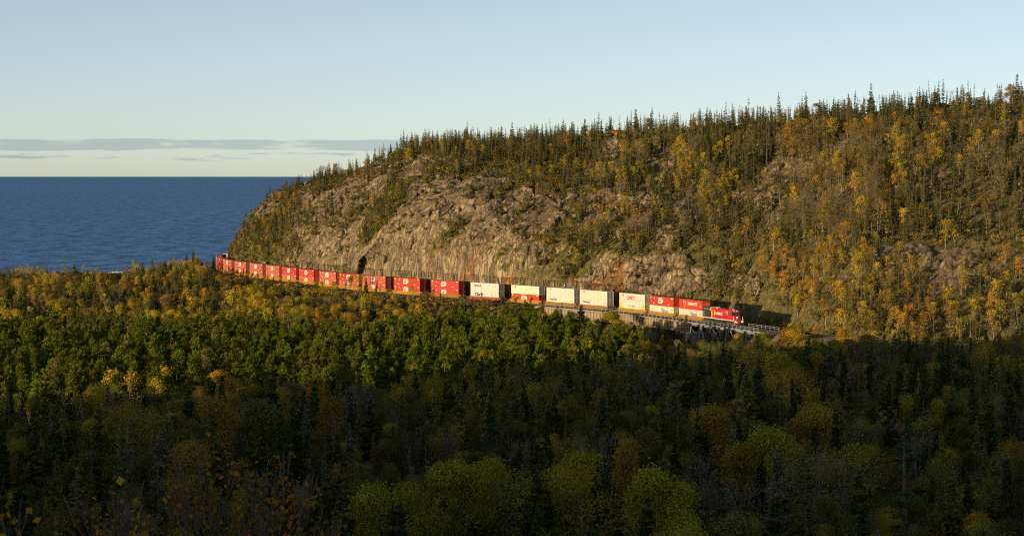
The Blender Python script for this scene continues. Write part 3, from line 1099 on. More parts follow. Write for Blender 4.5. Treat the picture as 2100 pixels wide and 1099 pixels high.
def container(s, level, color, label, group=None, doors=True, roof=None, marks=()):
    p, yaw = track(s)
    o = add('container', None, loc=(p.x, p.y, p.z + 0.36 + level * (CHT + 0.02)), rot=(0, 0, yaw))
    tag(o, label, 'container', group)
    v = random.Random(int(s * 10) + level)
    cvar = tuple(c * v.uniform(0.92, 1.06) for c in color)
    add('body', cm_['body'], o, color=cvar)
    add('frame', cm_['frame'], o, color=tuple(c * 0.96 for c in cvar))
    add('side_ribs', cm_['side_ribs'], o, color=cvar)['kind'] = 'stuff'
    add('roof', cm_['roof'], o, color=roof or tuple(0.5 * c + 0.1 for c in cvar))
    if doors:
        for k, y0 in (('door', -1), ('door2', 1)):
            d = add('door', cm_[k], o, color=tuple(c * 0.85 for c in cvar))
            for y in (0.3, 0.85):
                add('lock_rod', cm_['rod'], d, (0, y0 * y, 0))
    else:
        add('end_wall', cm_['end'], o, color=cvar)
    for m in marks:
        m(o)
    return o


def m_cp(o):
    mark(o, 'logo', flat(block_cp(), 'block_letters', M['white_mark']), -0.6, 1.42)
    mark(o, 'caption', flat([rect(0, 0, 2.6, 0.16)], 'caption_strip', M['white_mark']), -0.6, 2.42)
    mark(o, 'code_panel', flat([rect(0, 0.25, .55, .2), rect(0, -.1, .55, .2)], 'code_panel', M['white_mark']), -7.2, 2.35)
    mark(o, 'code_panel', flat([rect(0, 0.12, 1.0, .22)], 'code_strip', M['white_mark']), 7.0, 2.45)
    mark(o, 'sticker', flat([rect(0, 0, .3, .3)], 'yellow_square', M['yellow_mark']), -7.1, 1.35)
    mark(o, 'sticker', flat([rect(0, 0, .36, .36)], 'white_square', M['white_mark']), -4.7, 2.2)
    mark(o, 'data_panel', flat([rect(0, 0, 1.1, .12), rect(-0.45, 0.22, .12, .3)], 'data_panel', M['white_mark']), -5.0, 0.62)
    mark(o, 'data_panel', flat([rect(0, 0, 1.1, .12), rect(0.3, 0.22, .12, .3)], 'data_panel_two', M['white_mark']), 4.7, 0.62)


def m_white(o):
    mark(o, 'logo', flat([[(-.3, 0), (0, -.42), (.3, 0), (0, .42)]], 'red_diamond', M['red_mark']), -5.5, 2.3)
    mark(o, 'code_panel', flat([rect(0, .28, .5, .14), rect(0, 0, .5, .14)], 'grey_code_panel', M['grey_mark']), -7.2, 2.2)
    mark(o, 'sticker', flat([rect(0, 0, .3, .3)], 'yellow_square', M['yellow_mark']), -7.1, 1.3)
    mark(o, 'sticker', flat([rect(0, 0, .4, .4)], 'grey_square', M['grey_mark']), 3.0, 1.85)


def m_ghost(o):
    m_white(o)
    mark(o, 'faded_panel', flat([rect(0, 0, 2.6, .16)], 'yellow_strip', M['yellow_mark']), -0.6, 0.75)


def m_cpkc(o):
    m_white(o)
    mark(o, 'lettering', text_mesh('cpkc_red', 'CPKC', M['red_mark'], 5.2, 1.15, 0.035), -0.9, 1.5)


def m_axsun(o):
    for x in (-7.05, 7.05):
        mark(o, 'corner_panel', flat([rect(0, 0, 1.95, 2.5)], 'corner_panel', M['yellow_mark']), x, 1.45)
    mark(o, 'lettering', text_mesh('axsun_a', 'A', M['grey_mark'], 0.75, 0.85, 0.02), -2.0, 1.85)
    mark(o, 'lettering', text_mesh('axsun_x', 'X', M['yellow_mark'], 1.1, 1.15, 0.07), -1.1, 1.85)
    mark(o, 'lettering', text_mesh('axsun_sun', 'SUN', M['grey_mark'], 2.1, 0.85, 0.02), 0.7, 1.85)
    mark(o, 'code_panel', flat([rect(0, 0, 1.5, .2)], 'grey_code_strip', M['grey_mark']), 4.8, 1.95)


def m_vitran(o):
    mark(o, 'lettering', text_mesh('vitran', 'Vitran', M['blue_mark'], 4.6, 1.3, 0.012), 2.0, 1.55)
    mark(o, 'swoosh', flat(arc(3.2, 0.75, 0.16), 'orange_swoosh', M['orange_mark']), 2.9, 2.0, -hw_ - 0.007)
    mark(o, 'code_panel', flat([rect(-.35, 0, .4, .3), rect(.35, 0, .4, .3)], 'grey_code_pair', M['grey_mark']), 6.9, 1.95)


def m_cantire(o):
    mark(o, 'lettering', text_mesh('tire', 'CANADIAN TIRE', M['white_mark'], 6.6, 0.95, 0.03), 1.2, 1.75)
    mark(o, 'emblem', flat([[(-.95, .8), (.95, .8), (.82, .66), (-.82, .66)], [(-.95, .8), (-.8, .8), (.07, -.95), (-.07, -.95)], [(.95, .8), (.8, .8), (-.07, -.95), (.07, -.95)]], 'triangle_emblem', M['white_mark']), -4.2, 1.5)
    mark(o, 'emblem_leaf', flat([[(-.32, 0), (0, -.16), (.32, 0), (0, .42)]], 'leaf_emblem', M['green_mark']), -4.2, 2.32, -hw_ - 0.008)
    mark(o, 'code_panel', flat([rect(0, .2, .5, .14), rect(0, -.1, .5, .14)], 'code_panel_small', M['white_mark']), 6.5, 1.1)
    for y, z in ((-.75, 1.95), (-.75, 1.35), (.75, 1.95), (.75, 1.35), (0, 1.6)):
        q = add('sticker', flat([rect(0, 0, .3, .34)], 'blue_sticker', M['sticker']), o, (hl - 0.072, y, z), (0, 0, R(90)))
    add('sticker', flat([rect(0, 0, .36, .3)], 'yellow_sticker', M['yellow_mark']), o, (hl - 0.072, 0.1, 2.15), (0, 0, R(90)))


def m_national(o):
    mark(o, 'lettering', text_mesh('national', 'National', M['navy_mark'], 3.9, 0.75, 0.02), -4.1, 1.95)
    mark(o, 'swoosh', flat(arc(2.6, 0.5, 0.14), 'red_swoosh', M['orange_mark']), -3.2, 2.2, -hw_ - 0.007)
    mark(o, 'code_panel', flat([rect(-.35, 0, .35, .3), rect(.35, 0, .35, .3)], 'grey_code_pair_two', M['grey_mark']), 6.7, 1.9)


def m_clarke(o):
    mark(o, 'lettering', text_mesh('clarke', 'Clarke', M['navy_mark'], 5.2, 1.25, 0.04), -2.9, 1.75)
    mark(o, 'code_panel', flat([rect(-.35, 0, .35, .3), rect(.35, 0, .35, .3)], 'grey_code_pair_two', M['grey_mark']), 6.7, 1.6)


wm = {}


def well_meshes():
    for sy in (-1, 1):
        b = MB()
        y = sy * 1.5
        b.box(-8.35, 8.35, y - 0.05, y + 0.05, 0.32, 1.2)
        b.box(-8.4, 8.4, y - 0.12, y + 0.12, 1.2, 1.38)
        b.box(-8.4, 8.4, y - 0.1, y + 0.1, 0.2, 0.32)
        for i in range(17):
            x = -8 + i
            b.box(x - 0.06, x + 0.06, y + sy * 0.05 - 0.07, y + sy * 0.05 + 0.07, 0.33, 1.19)
        wm['sill%d' % sy] = b.mesh('side_sill', M['well'])
    b = MB()
    b.box(-8.3, 8.3, -1.39, 1.39, 0.2, 0.3)
    for x in (-8.36, 8.24):
        b.box(x, x + 0.12, -1.38, 1.38, 0.31, 1.3)
    wm['floor'] = b.mesh('well_floor', M['well'])
    b = MB()
    b.hexa([(8.42, -1.45, 0.75), (8.42, -1.45, 1.5), (8.42, 1.45, 0.75), (8.42, 1.45, 1.5), (9.0, -1.25, 0.95), (9.0, -1.25, 1.18), (9.0, 1.25, 0.95), (9.0, 1.25, 1.18)])
    b.box(9.002, 9.35, -1.25, 1.25, 0.98, 1.18)
    wm['platform'] = b.mesh('end_platform', M['well'])
    b = MB()
    b.box(-0.2, 0.2, -1.2, 1.2, 0.45, 0.8)
    for y in (-1.02, 1.02):
        b.prism([(-1.25, 0.35), (-0.6, 0.3), (-0.35, 0.22), (0.35, 0.22), (0.6, 0.3), (1.25, 0.35), (1.25, 0.62), (0.5, 0.82), (-0.5, 0.82), (-1.25, 0.62)], 'y', y - 0.1, y + 0.1)
    wm['truck'] = b.mesh('truck_frame', M['truck_steel'])
    b = MB()
    for y in (-0.78, 0.66):
        b.cyl((0, y, 0), (0, y + 0.12, 0), 0.44, 14)
    b.cyl((0, -1.1, 0), (0, 1.1, 0), 0.08, 6)
    wm['wheelset'] = b.mesh('wheelset', M['wheel_steel'])
    b = MB()
    b.box(-1.0, 1.0, -0.28, 0.28, 0.72, 0.97)
    wm['drawbar'] = b.mesh('drawbar', M['truck_steel'])


well_meshes()


def well_car(s, s_prev, s_next, color, label, group):
    """s_prev: centre of the next car towards the locomotive, s_next: the next one behind"""
    p, yaw = track(s)
    o = add('well_car', None, loc=tuple(p), rot=(0, 0, yaw))
    tag(o, label, 'freight car', group)
    for sy in (-1, 1):
        add('side_sill', wm['sill%d' % sy], o, color=color)
    add('well_floor', wm['floor'], o, color=color)
    add('end_platform', wm['platform'], o, color=color)
    add('end_platform', wm['platform'], o, rot=(0, 0, R(180)), color=color)
    inv = Matrix.Translation(p) @ Matrix.Rotation(yaw, 4, 'Z')
    inv = inv.inverted()

    def at(ss):
        q, y2 = track(ss)
        l = inv @ q
        return l, y2 - yaw
    for other, sd in ((s_prev, -1), (s_next, 1)):
        gap = abs(other - s)
        if gap < 20.8:
            if sd < 0:
                spots = [(other + s) / 2]
            else:
                spots = []
        else:
            spots = [s + sd * 9.6]
        for ss in spots:
            l, a = at(ss)
            t = add('truck', wm['truck'], o, l, (0, 0, a))
            for x in (-0.89, 0.89):
                add('wheelset', wm['wheelset'], t, (x, 0, 0.44))
        if sd < 0:
            l, a = at((other + s) / 2)
            d = add('drawbar', wm['drawbar'], o, l, (0, 0, a))
            d.scale.x = max(0.6, (gap - 16.8) / 2)
    return o


YEL = (0.43, 0.215, 0.022)
BRN = (0.30, 0.15, 0.035)
RST = (0.36, 0.08, 0.04)
CARS = [  # centre s, well colour, upper, lower
    (30.9, YEL, ('tire',), ('vitran', 'white container lettered in blue under the bright orange-red one behind the locomotive')),
    (50.9, YEL, ('cp', RED, 'red container stacked on the blue-lettered white one, second stack behind the locomotive'), ('vitran', 'white container lettered in blue under the red one, second stack behind the locomotive')),
    (70.4, YEL, ('cpkc',), ('axsun',)),
    (93.9, BRN, ('ghost', 'plain white container on top over the bridge, fourth stack behind the locomotive'), ('national', 'lower white container over the bridge, fourth stack behind the locomotive')),
    (113.4, BRN, ('ghost', 'plain white container on top at the bridge end, fifth stack behind the locomotive'), ('national', 'lower white container at the bridge end, fifth stack behind the locomotive')),
    (133.9, YEL, ('ghost', 'plain white container stacked on a red one'), ('cp', RED, 'red container carrying a plain white one')),
    (157.4, RST, ('national', 'white container with a small navy name, stacked on the one in bold navy letters'), ('clarke',)),
]
for i, s in enumerate((180.4, 202.9, 224.4, 242.9, 262, 283.9, 303.4, 323, 343.4, 364.4, 385, 404.5, 424, 443.5, 463)):
    n = ('first', 'second', 'third', 'fourth', 'fifth', 'sixth', 'seventh', 'eighth', 'ninth', 'tenth', 'eleventh', 'twelfth', 'thirteenth', 'fourteenth', 'fifteenth')[i]
    up = RED if i in (0, 1, 3, 5, 6, 11, 13) else PINK
    lo = RED if i in (0, 1, 11) else PINK
    if i == 14:
        CARS.append((s, YEL, ('ghost', 'pale roofed container on the far bend of the train by the lake'), ('cp', RED, 'red container under the pale roofed one on the far bend')))
        continue
    cu = 'deep red' if up is RED else 'faded red'
    cl = 'deep red' if lo is RED else 'faded red'
    CARS.append((s, YEL if i != 0 else BRN, ('cp', up, '%s upper container, %s all-red stack behind the white containers' % (cu, n)), ('cp', lo, '%s lower container, %s all-red stack behind the white containers' % (cl, n))))

for i, (s, wc, up, lo) in enumerate(CARS):
    sp = CARS[i - 1][0] if i else 11.15 - 0.15
    if i == 0:
        sp = s - 20.9
    sn = CARS[i + 1][0] if i + 1 < len(CARS) else s + 20.5
    ordn = ('first second third fourth fifth sixth seventh eighth ninth tenth eleventh twelfth thirteenth fourteenth fifteenth sixteenth seventeenth eighteenth nineteenth twentieth twenty-first twenty-second'.split())[i]
    cn = {YEL: 'yellow', BRN: 'rusty yellow', RST: 'rust red'}[wc]
    well_car(s, sp, sn, wc, '%s double-stack well car, %s car behind the locomotive' % (cn, ordn), 'well cars of the train')
    for lev, spec in ((1, up), (0, lo)):
        k = spec[0]
        if k == 'tire':
            container(s, lev, ORANGE, 'bright orange-red container with a triangle emblem, right behind the locomotive', 'containers on the train', False, marks=(m_cantire,))
        elif k == 'cpkc':
            container(s, lev, WHITE, 'white container with large red capital letters on the bridge', 'containers on the train', marks=(m_cpkc,), roof=(0.5, 0.5, 0.48))
        elif k == 'axsun':
            container(s, lev, WHITE, 'white container with bright yellow end panels on the bridge', 'containers on the train', marks=(m_axsun,))
        elif k == 'clarke':
            container(s, lev, WHITE, 'lower white container with bold navy lettering on the rust red car', 'containers on the train', marks=(m_clarke,))
        elif k == 'vitran':
            container(s, lev, WHITE, spec[1], 'containers on the train', marks=(m_vitran,))
        elif k == 'national':
            container(s, lev, WHITE, spec[1], 'containers on the train', marks=(m_national,), roof=(0.5, 0.5, 0.48))
        elif k == 'ghost':
            container(s, lev, WHITE, spec[1], 'containers on the train', marks=(m_ghost,), roof=(0.52, 0.52, 0.5))
        else:
            container(s, lev, spec[1], spec[2], 'containers on the train', doors=i > 14, marks=(m_cp,))


# ------------------------------------------------------------------ locomotive
lp, lyaw = track(11.4)
loco = add('locomotive', None, loc=tuple(lp), rot=(0, 0, lyaw))
tag(loco, 'red diesel locomotive with black rear and gold stripe crossing the bridge', 'locomotive')
add('frame', MB().box(-10.7, 10.2, -1.5, 1.5, 1.25, 1.62).mesh('frame', M['loco_black']), loco)
st = MB()
st.box(-10.7, 10.2, -1.56, -1.505, 1.45, 1.66).box(-10.7, 10.2, 1.505, 1.56, 1.45, 1.66)
add('edge_stripe', st.mesh('edge_stripe', M['loco_white']), loco)
# rear: radiator section with flared wings
rear = MB()
rear.prism([(-1.15, 1.63), (1.15, 1.63), (1.15, 3.35), (1.55, 3.8), (1.55, 4.5), (1.25, 4.78), (-1.25, 4.78), (-1.55, 4.5), (-1.55, 3.8), (-1.15, 3.35)], 'x', -10.3, -5.5)
rr = add('radiator_section', rear.mesh('radiator_section', M['loco_black']), loco)
for sy in (-1, 1):
    gm = MB()
    for k in range(9):
        gm.box(-10.0 + k * 0.5, -9.7 + k * 0.5, sy * 1.56 - 0.015, sy * 1.56 + 0.015, 3.85, 4.45)
    add('grille', gm.mesh('grille', M['grille']), rr)
    gm = MB()
    for k in range(4):
        gm.box(-9.9 + k * 1.1, -9.0 + k * 1.1, sy * 1.165 - 0.015, sy * 1.165 + 0.015, 1.8, 3.2)
    add('access_door', gm.mesh('access_door', M['loco_black']), rr)
stripe = MB()
stripe.prism([(-1.17, 1.63), (1.17, 1.63), (1.17, 3.35), (1.57, 3.8), (1.57, 4.52), (1.27, 4.8), (-1.27, 4.8), (-1.57, 4.52), (-1.57, 3.8), (-1.17, 3.35)], 'x', -5.495, -4.95)
add('gold_stripe', stripe.mesh('gold_stripe', M['loco_yellow']), loco)
flr = MB()
flr.hexa([(-4.945, -1.5, 3.7), (-4.945, -1.5, 4.55), (-4.945, 1.5, 3.7), (-4.945, 1.5, 4.55), (-3.9, -1.06, 3.6), (-3.9, -1.06, 4.5), (-3.9, 1.06, 3.6), (-3.9, 1.06, 4.5)])
add('wing_taper', flr.mesh('wing_taper', M['loco_red']), loco)
hood = MB()
hood.prism([(-1.05, 1.63), (1.05, 1.63), (1.05, 4.3), (0.8, 4.52), (-0.8, 4.52), (-1.05, 4.3)], 'x', -4.94, 6.0)
hd_ = add('engine_hood', hood.mesh('engine_hood', M['loco_red']), loco)
for sy in (-1, 1):
    for k in range(9):
        x = -4.6 + k * 0.78
        add('access_door', MB().box(x, x + 0.68, sy * 1.065 - 0.012, sy * 1.065 + 0.012, 1.75, 2.75).mesh('access_door', M['loco_red']), hd_)
    gm = MB()
    for k in range(4):
        gm.box(1.6 + k * 0.32, 1.84 + k * 0.32, sy * 1.07 - 0.01, sy * 1.07 + 0.01, 3.55, 4.1)
    add('grille', gm.mesh('grille', M['grille']), hd_)
    add('louvre', MB().box(4.2, 4.55, sy * 1.07 - 0.01, sy * 1.07 + 0.01, 3.4, 4.1).box(5.1, 5.45, sy * 1.07 - 0.01, sy * 1.07 + 0.01, 3.4, 4.1).mesh('louvre', M['loco_white']), hd_)
    add('recess_panel', MB().box(3.0, 5.6, sy * 1.1 - 0.05, sy * 1.1 + 0.05, 1.7, 3.0).mesh('recess_panel', M['loco_red']), hd_)
rt = MB()
rt.box(-3.6, -2.2, -0.5, 0.5, 4.53, 4.75)
add('exhaust_housing', rt.mesh('exhaust_housing', M['loco_white']), hd_)
rt = MB()
rt.box(-2.0, 0.6, -0.75, 0.75, 4.525, 4.72, 0.06)
rt.box(1.4, 2.3, -0.6, 0.6, 4.525, 4.68, 0.05)
add('roof_hatch', rt.mesh('roof_hatch', M['loco_red']), hd_)
cab = MB()
cab.prism([(-1.5, 1.63), (1.5, 1.63), (1.5, 4.05), (1.05, 4.62), (-1.05, 4.62), (-1.5, 4.05)], 'x', 6.005, 8.3)
cab.hexa([(8.3, -1.48, 1.64), (8.3, -1.48, 4.02), (8.3, 1.48, 1.64), (8.3, 1.48, 4.02), (8.75, -1.42, 1.64), (8.55, -1.4, 3.98), (8.75, 1.42, 1.64), (8.55, 1.4, 3.98)])
cab.hexa([(8.3, -1.48, 4.0), (8.3, -1.05, 4.6), (8.3, 1.48, 4.0), (8.3, 1.05, 4.6), (8.55, -1.4, 3.97), (8.42, -1.0, 4.55), (8.55, 1.4, 3.97), (8.42, 1.0, 4.55)])
cb = add('cab', cab.mesh('cab', M['loco_red']), loco)
for sy in (-1, 1):
    add('side_window', MB().box(6.35, 7.15, sy * 1.505 - 0.012, sy * 1.505 + 0.012, 3.05, 3.85).mesh('side_window', M['glass']), cb)
    add('side_window', MB().box(7.3, 8.1, sy * 1.505 - 0.012, sy * 1.505 + 0.012, 3.05, 3.85).mesh('side_window', M['glass']), cb)
    add('window_frame', MB().box(6.2, 6.3, sy * 1.51 - 0.02, sy * 1.51 + 0.02, 2.95, 3.95).box(7.17, 7.28, sy * 1.51 - 0.02, sy * 1.51 + 0.02, 2.95, 3.95).mesh('window_frame', M['loco_white']), cb)
    y0, y1 = (-1.3, -0.12) if sy < 0 else (0.12, 1.3)
    add('windshield', MB().hexa([(8.55, y0, 3.1), (8.5, y0, 3.92), (8.55, y1, 3.1), (8.5, y1, 3.92), (8.655, y0, 3.1), (8.585, y0, 3.92), (8.655, y1, 3.1), (8.585, y1, 3.92)]).mesh('windshield', M['glass']), cb)
    add('ditch_light', MB().cyl((10.62, sy * 1.05, 1.3), (10.85, sy * 1.05, 1.3), 0.13, 8).mesh('ditch_light', M['lens']), loco)
    add('end_handrail', beam_mesh('end_handrail', [((10.15, sy * 1.45, 1.6), (10.15, sy * 1.45, 2.75)), ((10.15, sy * 1.45, 2.75), (10.75, sy * 1.45, 1.3)), ((10.7, sy * 1.45, 0.4), (10.7, sy * 1.45, 1.5))], 0.045, M['loco_white']), loco)
    pts = []
    for k in range(11):
        x = -10.2 + k * 1.6
        pts.append(((x, sy * 1.5, 1.6), (x, sy * 1.5, 2.6)))
    pts.append(((-10.2, sy * 1.5, 2.6), (5.8, sy * 1.5, 2.6)))
    add('handrail', beam_mesh('handrail', pts, 0.022, M['loco_black']), loco)
nose = MB()
nose.hexa([(8.6, -1.3, 1.63), (8.6, -1.3, 3.05), (8.6, 1.3, 1.63), (8.6, 1.3, 3.05), (9.95, -1.1, 1.63), (9.7, -0.95, 2.85), (9.95, 1.1, 1.63), (9.7, 0.95, 2.85)])
ns = add('nose', nose.mesh('nose', M['loco_red']), loco)
add('headlight', MB().box(9.72, 9.84, -0.35, 0.05, 2.45, 2.72).mesh('headlight', M['lens']), ns)
add('nose_door', MB().box(9.8, 9.93, 0.2, 0.75, 1.75, 2.7).mesh('nose_door', M['loco_red']), ns)
add('emblem', MB().box(9.85, 9.96, -0.55, -0.1, 1.75, 2.2).mesh('emblem', M['loco_white']), ns)
add('number_board', MB().box(8.45, 8.6, -0.75, -0.2, 4.12, 4.4).box(8.45, 8.6, 0.2, 0.75, 4.12, 4.4).mesh('number_board', M['loco_white']), cb)
add('roof_beacon', MB().box(7.4, 7.9, -0.55, 0.1, 4.63, 4.82, 0.04).cyl((7.0, 0.3, 4.62), (7.0, 0.3, 4.9), 0.1, 8).mesh('roof_beacon', M['loco_white']), cb)
pil = MB()
pil.hexa([(10.2, -1.5, 0.75), (10.2, -1.5, 1.62), (10.2, 1.5, 0.75), (10.2, 1.5, 1.62), (10.75, -1.45, 0.75), (10.6, -1.45, 1.6), (10.75, 1.45, 0.75), (10.6, 1.45, 1.6)])
pil.hexa([(10.3, -1.5, 0.14), (10.3, -1.5, 0.74), (10.3, 1.5, 0.14), (10.3, 1.5, 0.74), (11.0, -1.3, 0.14), (10.78, -1.45, 0.74), (11.0, 1.3, 0.14), (10.78, 1.45, 0.74)])
pl = add('pilot', pil.mesh('pilot', M['loco_red']), loco)
add('plow', MB().hexa([(10.9, -1.35, 0.12), (10.8, -1.4, 0.7), (10.9, 1.35, 0.12), (10.8, 1.4, 0.7), (11.1, -1.3, 0.12), (10.86, -1.4, 0.7), (11.1, 1.3, 0.12), (10.86, 1.4, 0.7)]).mesh('plow', M['loco_black']), pl)
dg_ = MB()
for k in range(3):
    y = -1.3 + k * 0.38
    dg_.hexa([(10.66, y, 0.8), (10.64, y + 0.3, 1.5), (10.66, y + 0.12, 0.8), (10.64, y + 0.42, 1.5), (10.8, y, 0.8), (10.65, y + 0.3, 1.5), (10.8, y + 0.12, 0.8), (10.65, y + 0.42, 1.5)])
add('hazard_stripe', dg_.mesh('hazard_stripe', M['loco_white']), pl)
add('coupler', MB().box(10.75, 11.35, -0.16, 0.16, 0.72, 1.0).mesh('coupler', M['truck_steel']), loco)
add('coupler', MB().box(-11.5, -10.7, -0.16, 0.16, 0.72, 1.0).mesh('coupler', M['truck_steel']), loco)
add('fuel_tank', MB().prism([(-1.45, 0.75), (-1.2, 0.4), (1.2, 0.4), (1.45, 0.75), (1.45, 1.24), (-1.45, 1.24)], 'x', -3.2, 3.0).mesh('fuel_tank', M['loco_black']), loco)
for x in (-6.9, 6.9):
    b = MB()
    for y in (-1.12, 1.12):
        b.prism([(-2.5, 0.4), (-1.2, 0.32), (1.2, 0.32), (2.5, 0.4), (2.5, 0.85), (1.4, 1.05), (-1.4, 1.05), (-2.5, 0.85)], 'y', y - 0.13, y + 0.13)
    b.box(-2.2, 2.2, -0.98, 0.98, 0.75, 1.0)
    t = add('truck', b.mesh('truck_frame', M['truck_steel']), loco, (x, 0, 0))
    for dx in (-1.9, 0, 1.9):
        w_ = MB()
        for y in (-0.8, 0.66):
            w_.cyl((0, y, 0), (0, y + 0.14, 0), 0.54, 16)
        w_.cyl((0, -1.3, 0), (0, 1.3, 0), 0.1, 8)
        add('wheelset', w_.mesh('wheelset', M['wheel_steel']), t, (dx, 0, 0.54))
mk = text_mesh('cpkc_white', 'CPKC', M['white_mark'], 4.1, 0.8, 0.035)
add('lettering', mk, loco, (-0.2, -1.085, 3.05))
sh_ = [[(-.5, .8), (.5, .8), (.5, -.1), (-.5, -.1)], [(-.5, -.1), (.5, -.1), (0, -.75)], [(-.36, .8), (.36, .8), (0, 1.25)]]
add('shield_emblem', flat(sh_, 'gold_shield', M['loco_yellow']), loco, (-3.35, -1.085, 2.85))
add('shield_face', flat([rect(-.2, .25, .14, .9), rect(.2, .25, .14, .9), rect(0, .25, .3, .14)], 'shield_face', M['loco_white']), loco, (-3.35, -1.095, 2.85))
# ------------------------------------------------------------------ tree prototypes, all 10 m tall
def unit(a):
    return a / np.maximum(np.linalg.norm(a, axis=-1, keepdims=True), 1e-9)


def conifer(seed, whorls, nb, sub, rmax, sparse=0.0, low=0.1, ragged=0.35, droop=0.25):
    r = np.random.default_rng(seed)
    tr, cr = Buf(), Buf()
    lean = r.normal(0, 0.12, 2)
    zs = np.linspace(0, 10, 6)
    pts = np.stack([lean[0] * (zs / 10) ** 2, lean[1] * (zs / 10) ** 2, zs], 1)
    rad = np.interp(zs, [0, 10], [0.17, 0.02])
    tr.tubes([(*pts[i], *pts[i + 1], rad[i], rad[i + 1]) for i in range(5)], 6)
    z, az, L = [], [], []
    for i in range(whorls):
        t = low + (1 - low) * (i + r.uniform(-0.3, 0.3)) / whorls
        t = min(max(t, low), 0.985)
        R_ = rmax * (1 - t) ** 0.82 + 0.16
        if t < low + 0.12:
            R_ *= 0.55 + 3.7 * (t - low)
        gapf = r.uniform(1 - ragged, 1 + 0.5 * ragged)
        for j in range(nb):
            if r.random() < sparse:
                continue
            z.append(10 * t + r.normal(0, 0.08))
            az.append(2 * math.pi * (j + r.uniform(-0.35, 0.35)) / nb + i * 1.9)
            L.append(R_ * gapf * r.uniform(0.65, 1.2))
    z, az, L = np.array(z), np.array(az), np.array(L)
    k = len(z)
    el = np.interp(z, [1, 6, 10], [-droop, 0.0, 0.75]) + r.normal(0, 0.13, k)
    d = np.stack([np.cos(az) * np.cos(el), np.sin(az) * np.cos(el), np.sin(el)], 1)
    sd = np.stack([-np.sin(az), np.cos(az), np.zeros(k)], 1)
    o = np.stack([lean[0] * (z / 10) ** 2, lean[1] * (z / 10) ** 2, z], 1)
    Lc = L[:, None]
    up = np.array([[0, 0, 1.0]])
    sh = r.random(k)
    mid = o + d * Lc * 0.55 - up * Lc * 0.05
    tip = o + d * Lc - up * Lc * (0.10 if sub else 0.06)
    wd = 0.34 if sub == 1 else 0.23
    cr.quads(o + d * Lc * 0.08, mid + sd * Lc * wd - up * Lc * 0.2, tip, mid - sd * Lc * wd - up * Lc * 0.2, sh)
    if sub:
        for f in (np.linspace(0.3, 0.9, sub) if sub > 1 else (0.45,)):
            for sg in (-1, 1):
                b0 = o + d * Lc * f - up * Lc * 0.07 * f
                dd = unit(d * 0.75 + sd * sg * 0.8 - up * r.uniform(0.15, 0.8, (k, 1)))
                l = Lc * (0.55 - 0.34 * f) * r.uniform(0.7, 1.3, (k, 1)) + 0.06
                nn = unit(np.cross(dd, up + r.normal(0, 0.9, (k, 3))))
                m2 = b0 + dd * l * 0.5
                cr.quads(b0, m2 + nn * l * 0.38, b0 + dd * l, m2 - nn * l * 0.38, np.clip(sh + r.normal(0, 0.2, k), 0, 1))
    return tr, cr


def grow(r, p, d, L, rad, lev, segs, tips, spread, nkid, up=0.12):
    n = 2
    for i in range(n):
        d = unit(d + r.normal(0, 0.11, 3) + np.array([0, 0, up * 0.5]))
        q = p + d * L / n
        r1 = rad * (0.82 if i == 0 else 0.68)
        segs.append((*p, *q, rad, r1))
        p, rad = q, r1
        if lev > 0 and i == 0:
            kd = kid_dir(r, d, spread * 1.1)
            grow(r, p, kd, L * r.uniform(0.5, 0.7), rad * 0.6, lev - 1, segs, tips, spread, nkid, up)
    if lev == 0:
        tips.append((*p, *d, L))
        return
    for j in range(nkid):
        grow(r, p, kid_dir(r, d, spread * r.uniform(0.6, 1.15)), L * r.uniform(0.55, 0.8), rad * r.uniform(0.6, 0.8), lev - 1, segs, tips, spread, nkid, up)


def kid_dir(r, d, ang):
    a = r.normal(0, 1, 3)
    s = unit(np.cross(d, a))
    return unit(d * math.cos(ang) + s * math.sin(ang))


